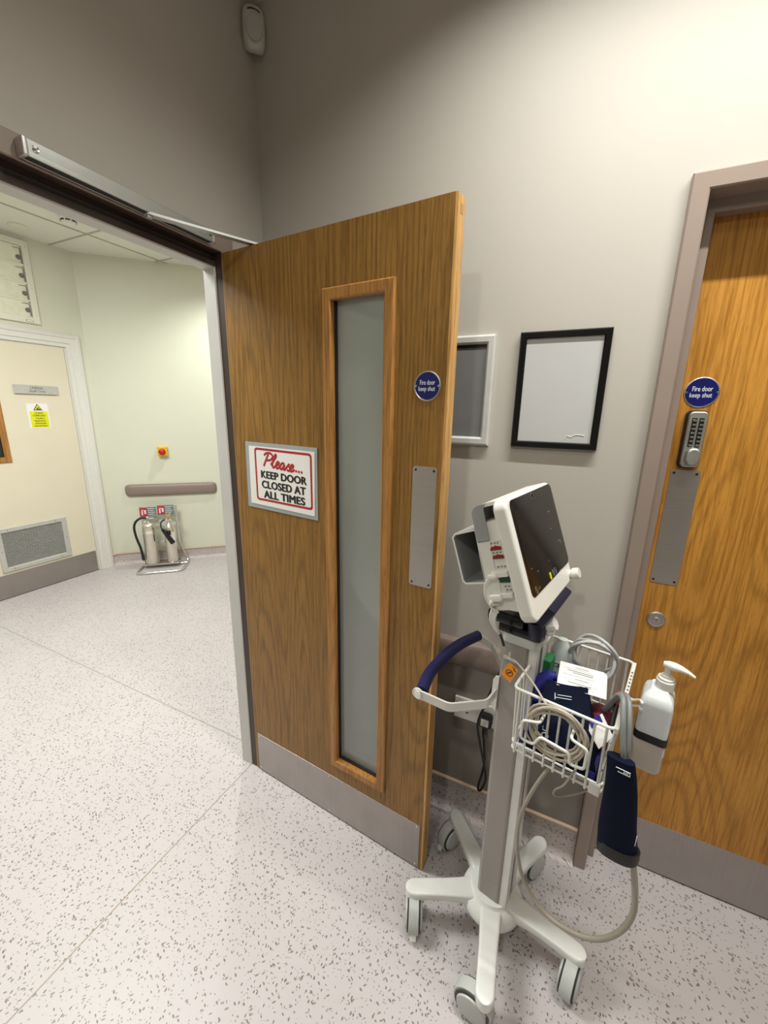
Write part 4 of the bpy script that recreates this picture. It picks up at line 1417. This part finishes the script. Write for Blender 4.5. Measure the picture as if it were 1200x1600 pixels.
cf = thing('blood_pressure_cuff', 'navy cuff folded inside the wire basket under the white slip', 'blood pressure cuff', FC, (.15, -.09, .79), 'navy blood pressure cuffs')
prof = [(-.128, .800), (-.120, .788), (-.095, .787), (-.078, .80), (-.060, .88), (-.040, .936), (-.044, .940), (-.068, .905), (-.100, .88), (-.124, .85)]
bm = BM()
rings = []
for t_ in range(9):
    q = t_ / 8
    ring = []
    for y, z in prof:
        hz = (z - .787) / .155
        xl = .076 + .014 * max(0, hz - .3)
        xr = .228 - .075 * max(0, hz - .25)
        ring.append((xl + (xr - xl) * q, y - .010 * math.sin(PI * q) * (1 - hz * .5), z + (q - .3) * .035 * max(0, hz - .4)))
    rings.append(ring)
skin(bm, rings); obj('cuff_body', bm, m_navy, cf, sharp=60)
bm = BM()
Mk = T(.128, -.0745, .922) @ Matrix.Rotation(R(-38), 4, 'X') @ Matrix.Rotation(R(-14), 4, 'Y')
for q, a, b in ((0, -.012, .022), (.006, -.008, .022)):
    box(bm, a, b, -.0004, .0004, q, q + .0012, Mk)
box(bm, -.014, -.0125, -.0004, .0004, -.004, .010, Mk)
Mk2 = T(.128, -.1345, .85) @ rotz(0)
box(bm, -.019, -.007, -.0004, .0004, .018, .0195, Mk2); box(bm, -.019, -.0175, -.0004, .0004, .018, .028, Mk2); box(bm, -.0085, -.007, -.0004, .0004, .018, .028, Mk2)
tube(bm, [(-.012 + .007 * math.cos(2 * PI * k / 16), 0, .006 + .007 * math.sin(2 * PI * k / 16)) for k in range(16)], .0011, 6, closed=True, M=Mk2)
b_ = BM(); text_box(b_, 'MD', -.018, -.004, -.016, -.007, 0, .02, M=Mk2 @ T(-.022, 0, -.0) @ Matrix.Rotation(R(180), 4, 'Y') @ T(0, 0, .022)); add(bm, b_)
obj('printed_marks', bm, m_signwhite, cf)
bm = BM()
box(bm, .125, .150, -.122, -.108, .905, .93, bev=.004)
obj('tube_port', bm, m_dark, cf)
bm = BM()
prof = [(-.122, .794), (-.08, .790), (.03, .790), (.075, .80), (.07, .835), (.02, .85), (-.05, .84), (-.12, .82)]
rings = []
for q in range(7):
    s = q / 6
    rings.append([(.058 + .165 * s, y + .01 * math.sin(5 * s), z + .03 * (.5 - abs(s - .3)) * (1 if z > .81 else .0) + (.003 * math.sin(9 * s) if z > .8 else 0)) for y, z in prof])
skin(bm, rings)
props(obj('blood_pressure_cuff', bm, m_royal, F=FC, sharp=60), 'royal blue cuff lying at the bottom of the wire basket', 'blood pressure cuff')
bm = BM()
tube(bm, [(.062, -.03, .86), (.068, -.02, .90), (.085, -.015, .925), (.10, -.01, .93)], [.015, .02, .018, .012], 14, 5)
props(obj('blue_strap', bm, m_royal, F=FC), 'blue fabric strap end behind the navy cuff, beside green packet', 'strap')
bm = BM()
tube(bm, [(.185, .03, .835), (.195, .0, .86), (.207, -.03, .885), (.212, -.055, .87), (.215, -.075, .84)], [.02, .026, .027, .025, .018], 16, 6)
props(obj('blood_pressure_cuff', bm, m_maroon, F=FC), 'rolled maroon cuff beneath the white paper slip in the basket', 'blood pressure cuff')
# printed slip
pp_ = thing('paper_slip', 'white printed paper slip lying on top of the wire basket contents', 'paper', FC, (.155, -.02, .925))
sA, sU, sV = Vector((.098, .020, .957)), Vector((.104, 0, .011)), Vector((.012, -.071, -.021))
cnr = [sA, sA + sU * .93, sA + sU + sV * .1, sA + sU + sV, sA + sV]
nrm = (cnr[1] - cnr[0]).cross(cnr[4] - cnr[0]).normalized()
if nrm.z < 0:
    nrm = -nrm
bm = BM()
skin(bm, [[p + nrm * .0 for p in cnr], [p + nrm * .0006 for p in cnr]]); obj('sheet', bm, m_paper, pp_, smooth=False)
ux = (cnr[1] - cnr[0]).normalized()
uy = nrm.cross(ux)


def on_slip(a, b):
    # a along the slip 0..1, b down the slip 0..1
    return sA + sU * a + sV * b + nrm * .0009


bm = BM()
for (b0, a0, a1, th) in ((.12, .35, .62, .014), (.20, .1, .66, .006), (.27, .18, .72, .018), (.34, .3, .72, .018), (.46, .1, .74, .006), (.58, .35, .64, .014), (.64, .12, .74, .005), (.74, .22, .7, .018), (.80, .4, .7, .016)):
    q = [on_slip(a0, b0), on_slip(a1, b0), on_slip(a1, b0 + th), on_slip(a0, b0 + th)]
    skin(bm, [q, [p + nrm * .0001 for p in q]])
obj('printed_lines', bm, m_ink, pp_, smooth=False)
bm = BM()
tube(bm, [tuple(on_slip(a, b)) for a, b in ((.60, .9), (.68, .72), (.72, .9), (.80, .68))], .0003, 5); obj('pen_scribble', bm, m_mark, pp_)
bm = BM()
skin(bm, [[(.186, -.085, .890), (.212, -.070, .915), (.240, -.122, .912), (.222, -.132, .882)], [(.188, -.082, .896), (.212, -.067, .921), (.241, -.119, .918), (.224, -.129, .888)]])
pk = props(obj('wipe_packet', bm, m_paper, F=FC, smooth=False), 'white and blue packet at the front right corner of the basket', 'packet')
bm = BM()
skin(bm, [[(.190, -.0815, .8985), (.208, -.0713, .9178), (.217, -.088, .9168), (.200, -.0975, .8965)], [(.190, -.0813, .8990), (.208, -.0711, .9183), (.217, -.0878, .9173), (.200, -.0973, .8970)]])
off = OFF['wipe_packet']
obj('blue_print', bm, m_royal, pk, smooth=False)
bm = BM(); box(bm, .053, .074, .03, .075, .800, .938, bev=.004)
props(obj('green_packet', bm, m_greenbox, F=FC), 'green packet standing upright at the back left of basket', 'packet')
bm = BM()
skin(bm, [[(.066 + .030 * math.cos(a) * w_ + .016, .10 + .022 * math.sin(a) * w_, z) for a in [2 * PI * k / 16 for k in range(16)]] for z, w_ in ((.79, .8), (.80, 1), (.90, 1), (.94, .9), (.965, .5), (.975, .45))])
bt = props(obj('clear_tube_bottle', bm, m_pack, F=FC), 'frosted clear bottle standing at the back of the basket', 'bottle')
bm = BM(); box(bm, .066, .094, .0768, .0778, .865, .915); obj('label', bm, m_pack, bt)
bm = BM(); text_box(bm, 'CE', .069, .090, .90, .912, .0763, .02); obj('lettering', bm, m_green, bt)
bm = BM()
for q, (c0, rad, zc) in enumerate((((.155, .095), .052, .945), ((.160, .10), .048, .950), ((.158, .105), .055, .942), ((.162, .11), .050, .955))):
    tube(bm, [(c0[0] + rad * math.cos(a), c0[1] + .012 * math.sin(2 * a + q), zc + rad * math.sin(a)) for a in [2 * PI * k / 28 for k in range(28)]], .0045, 10, closed=True)
props(obj('coiled_hose', bm, m_clear, F=FC), 'pale grey hose coiled upright at the back right of basket', 'hose')
pn = thing('marker_pen', 'black pen with red end leaning in basket corner beside grey hose', 'pen', FC, (.234, -.08, .9))
bm = BM(); cyl(bm, (.234, -.092, .90), (.2345, -.05, .945), .005, 14, .001); obj('barrel', bm, m_dark, pn)
bm = BM(); cyl(bm, (.2345, -.05, .945), (.235, -.030, .966), .0048, 14, .001); obj('pen_end', bm, m_redsign, pn)
bm = BM()
tube(bm, [(.06, -.11, .796), (.12, -.09, .795), (.19, -.06, .796), (.225, .0, .797), (.19, .08, .798), (.11, .1, .797)], .0055, 10, 6)
props(obj('grey_tubing', bm, m_hose, F=FC), 'dark grey tubing lying along the floor of the basket', 'hose')

# hand sanitiser bottle on the basket side
sb = thing('sanitiser_bottle', 'white pump bottle strapped to the right side of wire basket', 'pump bottle', FC, (.303, 0, .79))
bx, bw, bd_ = .3035, .059, .078


def bsec(z, k, kd=None):
    kd = kd or k
    return [(bx + x, y, z) for x, y in rrect(bw * k, bd_ * kd, .010 * min(k, 1), 4)]


bm = BM()
skin(bm, [bsec(.842, .9), bsec(.846, .98), bsec(.852, 1), bsec(.962, 1), bsec(.972, .96), bsec(.982, .85), bsec(.990, .62), bsec(.996, .5)]); obj('bottle', bm, m_bottle, sb)
bm = BM()
skin(bm, [[(bx + x, y, z) for x, y in rrect(bw + .003, bd_ + .003, .011, 4)] for z in (.878, .896)]); obj('strap', bm, m_dark, sb)
bm = BM()
skin(bm, [[(bx - .001 + x, y, z) for x, y in rrect(bw * k, bd_ * k, .010, 4)] for z, k in ((.800, .86), (.805, .96), (.812, 1.0), (.877, 1.02))]); obj('shaded_bottle_base', bm, m_bottle_shade, sb)  # bottle below the strap, coloured as shaded
bm = BM(); lathe(bm, [(.0165, .994), (.0175, .996), (.0175, 1.014), (.0155, 1.016), (.0155, 1.02), (.010, 1.021), (.010, 1.026)], 28, T(bx + .007, 0, 0)); cp = obj('pump_collar', bm, m_white, sb)
bm = BM(); cyl(bm, (bx + .007, 0, 1.025), (bx + .007, 0, 1.045), .006, 16); obj('pump_stem', bm, m_white, cp)
bm = BM()
rings = []
for x, w_, zt, zb in ((-.010, .010, 1.055, 1.044), (.0, .020, 1.058, 1.041), (.010, .022, 1.058, 1.041), (.022, .018, 1.055, 1.043), (.034, .012, 1.050, 1.042), (.046, .007, 1.043, 1.037)):
    rings.append([(bx + .007 + x, w_ / 2 * math.cos(2 * PI * k / 14), (zt + zb) / 2 + (zt - zb) / 2 * math.sin(2 * PI * k / 14)) for k in range(14)])
skin(bm, rings); obj('pump_head', bm, m_white, cp)

# hanging cuff and its hose
hc = thing('blood_pressure_cuff', 'navy cuff hanging outside the basket on a grey hose', 'blood pressure cuff', FC, (.287, -.155, .69), 'navy blood pressure cuffs')
bm = BM()
rings = []
for q in range(13):
    s = q / 12
    z = .905 - .212 * s
    cx_ = .263 + .024 * s + .002 * math.sin(6 * s)
    wx = .0245 + .0125 * s
    wy = .011 + .013 * s
    rings.append([(cx_ + wx * math.copysign(abs(math.cos(a)) ** .75, math.cos(a)), -.157 + wy * math.sin(a), z + .006 * s * math.cos(a + .6)) for a in [2 * PI * k / 28 for k in range(28)]])
skin(bm, rings); obj('cuff_body', bm, m_navy, hc, sharp=60)
bm = BM()
rings = []
for s, z, k in ((0, .708, 1.0), (0, .690, 1.02), (0, .680, .99)):
    rings.append([(.287 + .0375 * k * math.copysign(abs(math.cos(a)) ** .75, math.cos(a)), -.157 + .0245 * k * math.sin(a), z + .006 * math.cos(a + .6)) for a in [2 * PI * k_ / 28 for k_ in range(28)]])
skin(bm, rings); obj('cuff_hem', bm, m_seal, hc, sharp=60)
bm = BM()
for q, a, b in ((.891, .258, .283), (.883, .262, .283)):
    box(bm, a, b, -.1705, -.1692, q, q + .001)
text_box(bm, 'MD', .272, .283, .8845, .8902, -.1707, .02)
box(bm, .312, .3132, -.1745, -.1735, .74, .765)
obj('printed_marks', bm, m_signwhite, hc)
bm = BM()
tube(bm, [(.268, -.150, .898), (.262, -.150, .93), (.254, -.135, .975), (.246, -.105, 1.0), (.236, -.075, .985), (.222, -.05, .94), (.205, -.03, .89)], .0055, 12, 8)
tube(bm, [(.272, -.146, .895), (.270, -.146, .93), (.264, -.130, .975), (.255, -.098, .998), (.243, -.065, .983), (.228, -.035, .93), (.21, -.01, .88)], .0055, 12, 8)
obj('hose', bm, m_hose, hc)
lp_ = thing('looping_hose', 'beige grey hose looping from hanging cuff down near floor and up to basket', 'hose', FC, (.2, -.15, .38))
bm = BM()
tube(bm, [(.300, -.152, .70), (.313, -.15, .684), (.329, -.15, .611), (.334, -.15, .544), (.317, -.15, .473), (.281, -.15, .415), (.23, -.15, .385), (.172, -.15, .386), (.12, -.15, .432), (.093, -.15, .512), (.089, -.15, .61), (.107, -.148, .70), (.130, -.13, .765), (.150, -.10, .785)], [.0062, .0062, .006, .0056, .005, .0046, .0042], 12, 8)
obj('hose', bm, m_hosel, lp_)
bm = BM()
tube(bm, [(.186, -.14, .81), (.17, -.14, .76), (.152, -.13, .725), (.150, -.12, .70), (.165, -.08, .67), (.20, -.02, .655), (.25, .06, .66), (.262, .10, .72), (.25, .13, .78)], .0022, 8, 8)
props(obj('thin_tubing', bm, m_hosel, F=FC), 'thin grey tubing sagging beneath the wire basket toward the door frame', 'hose')
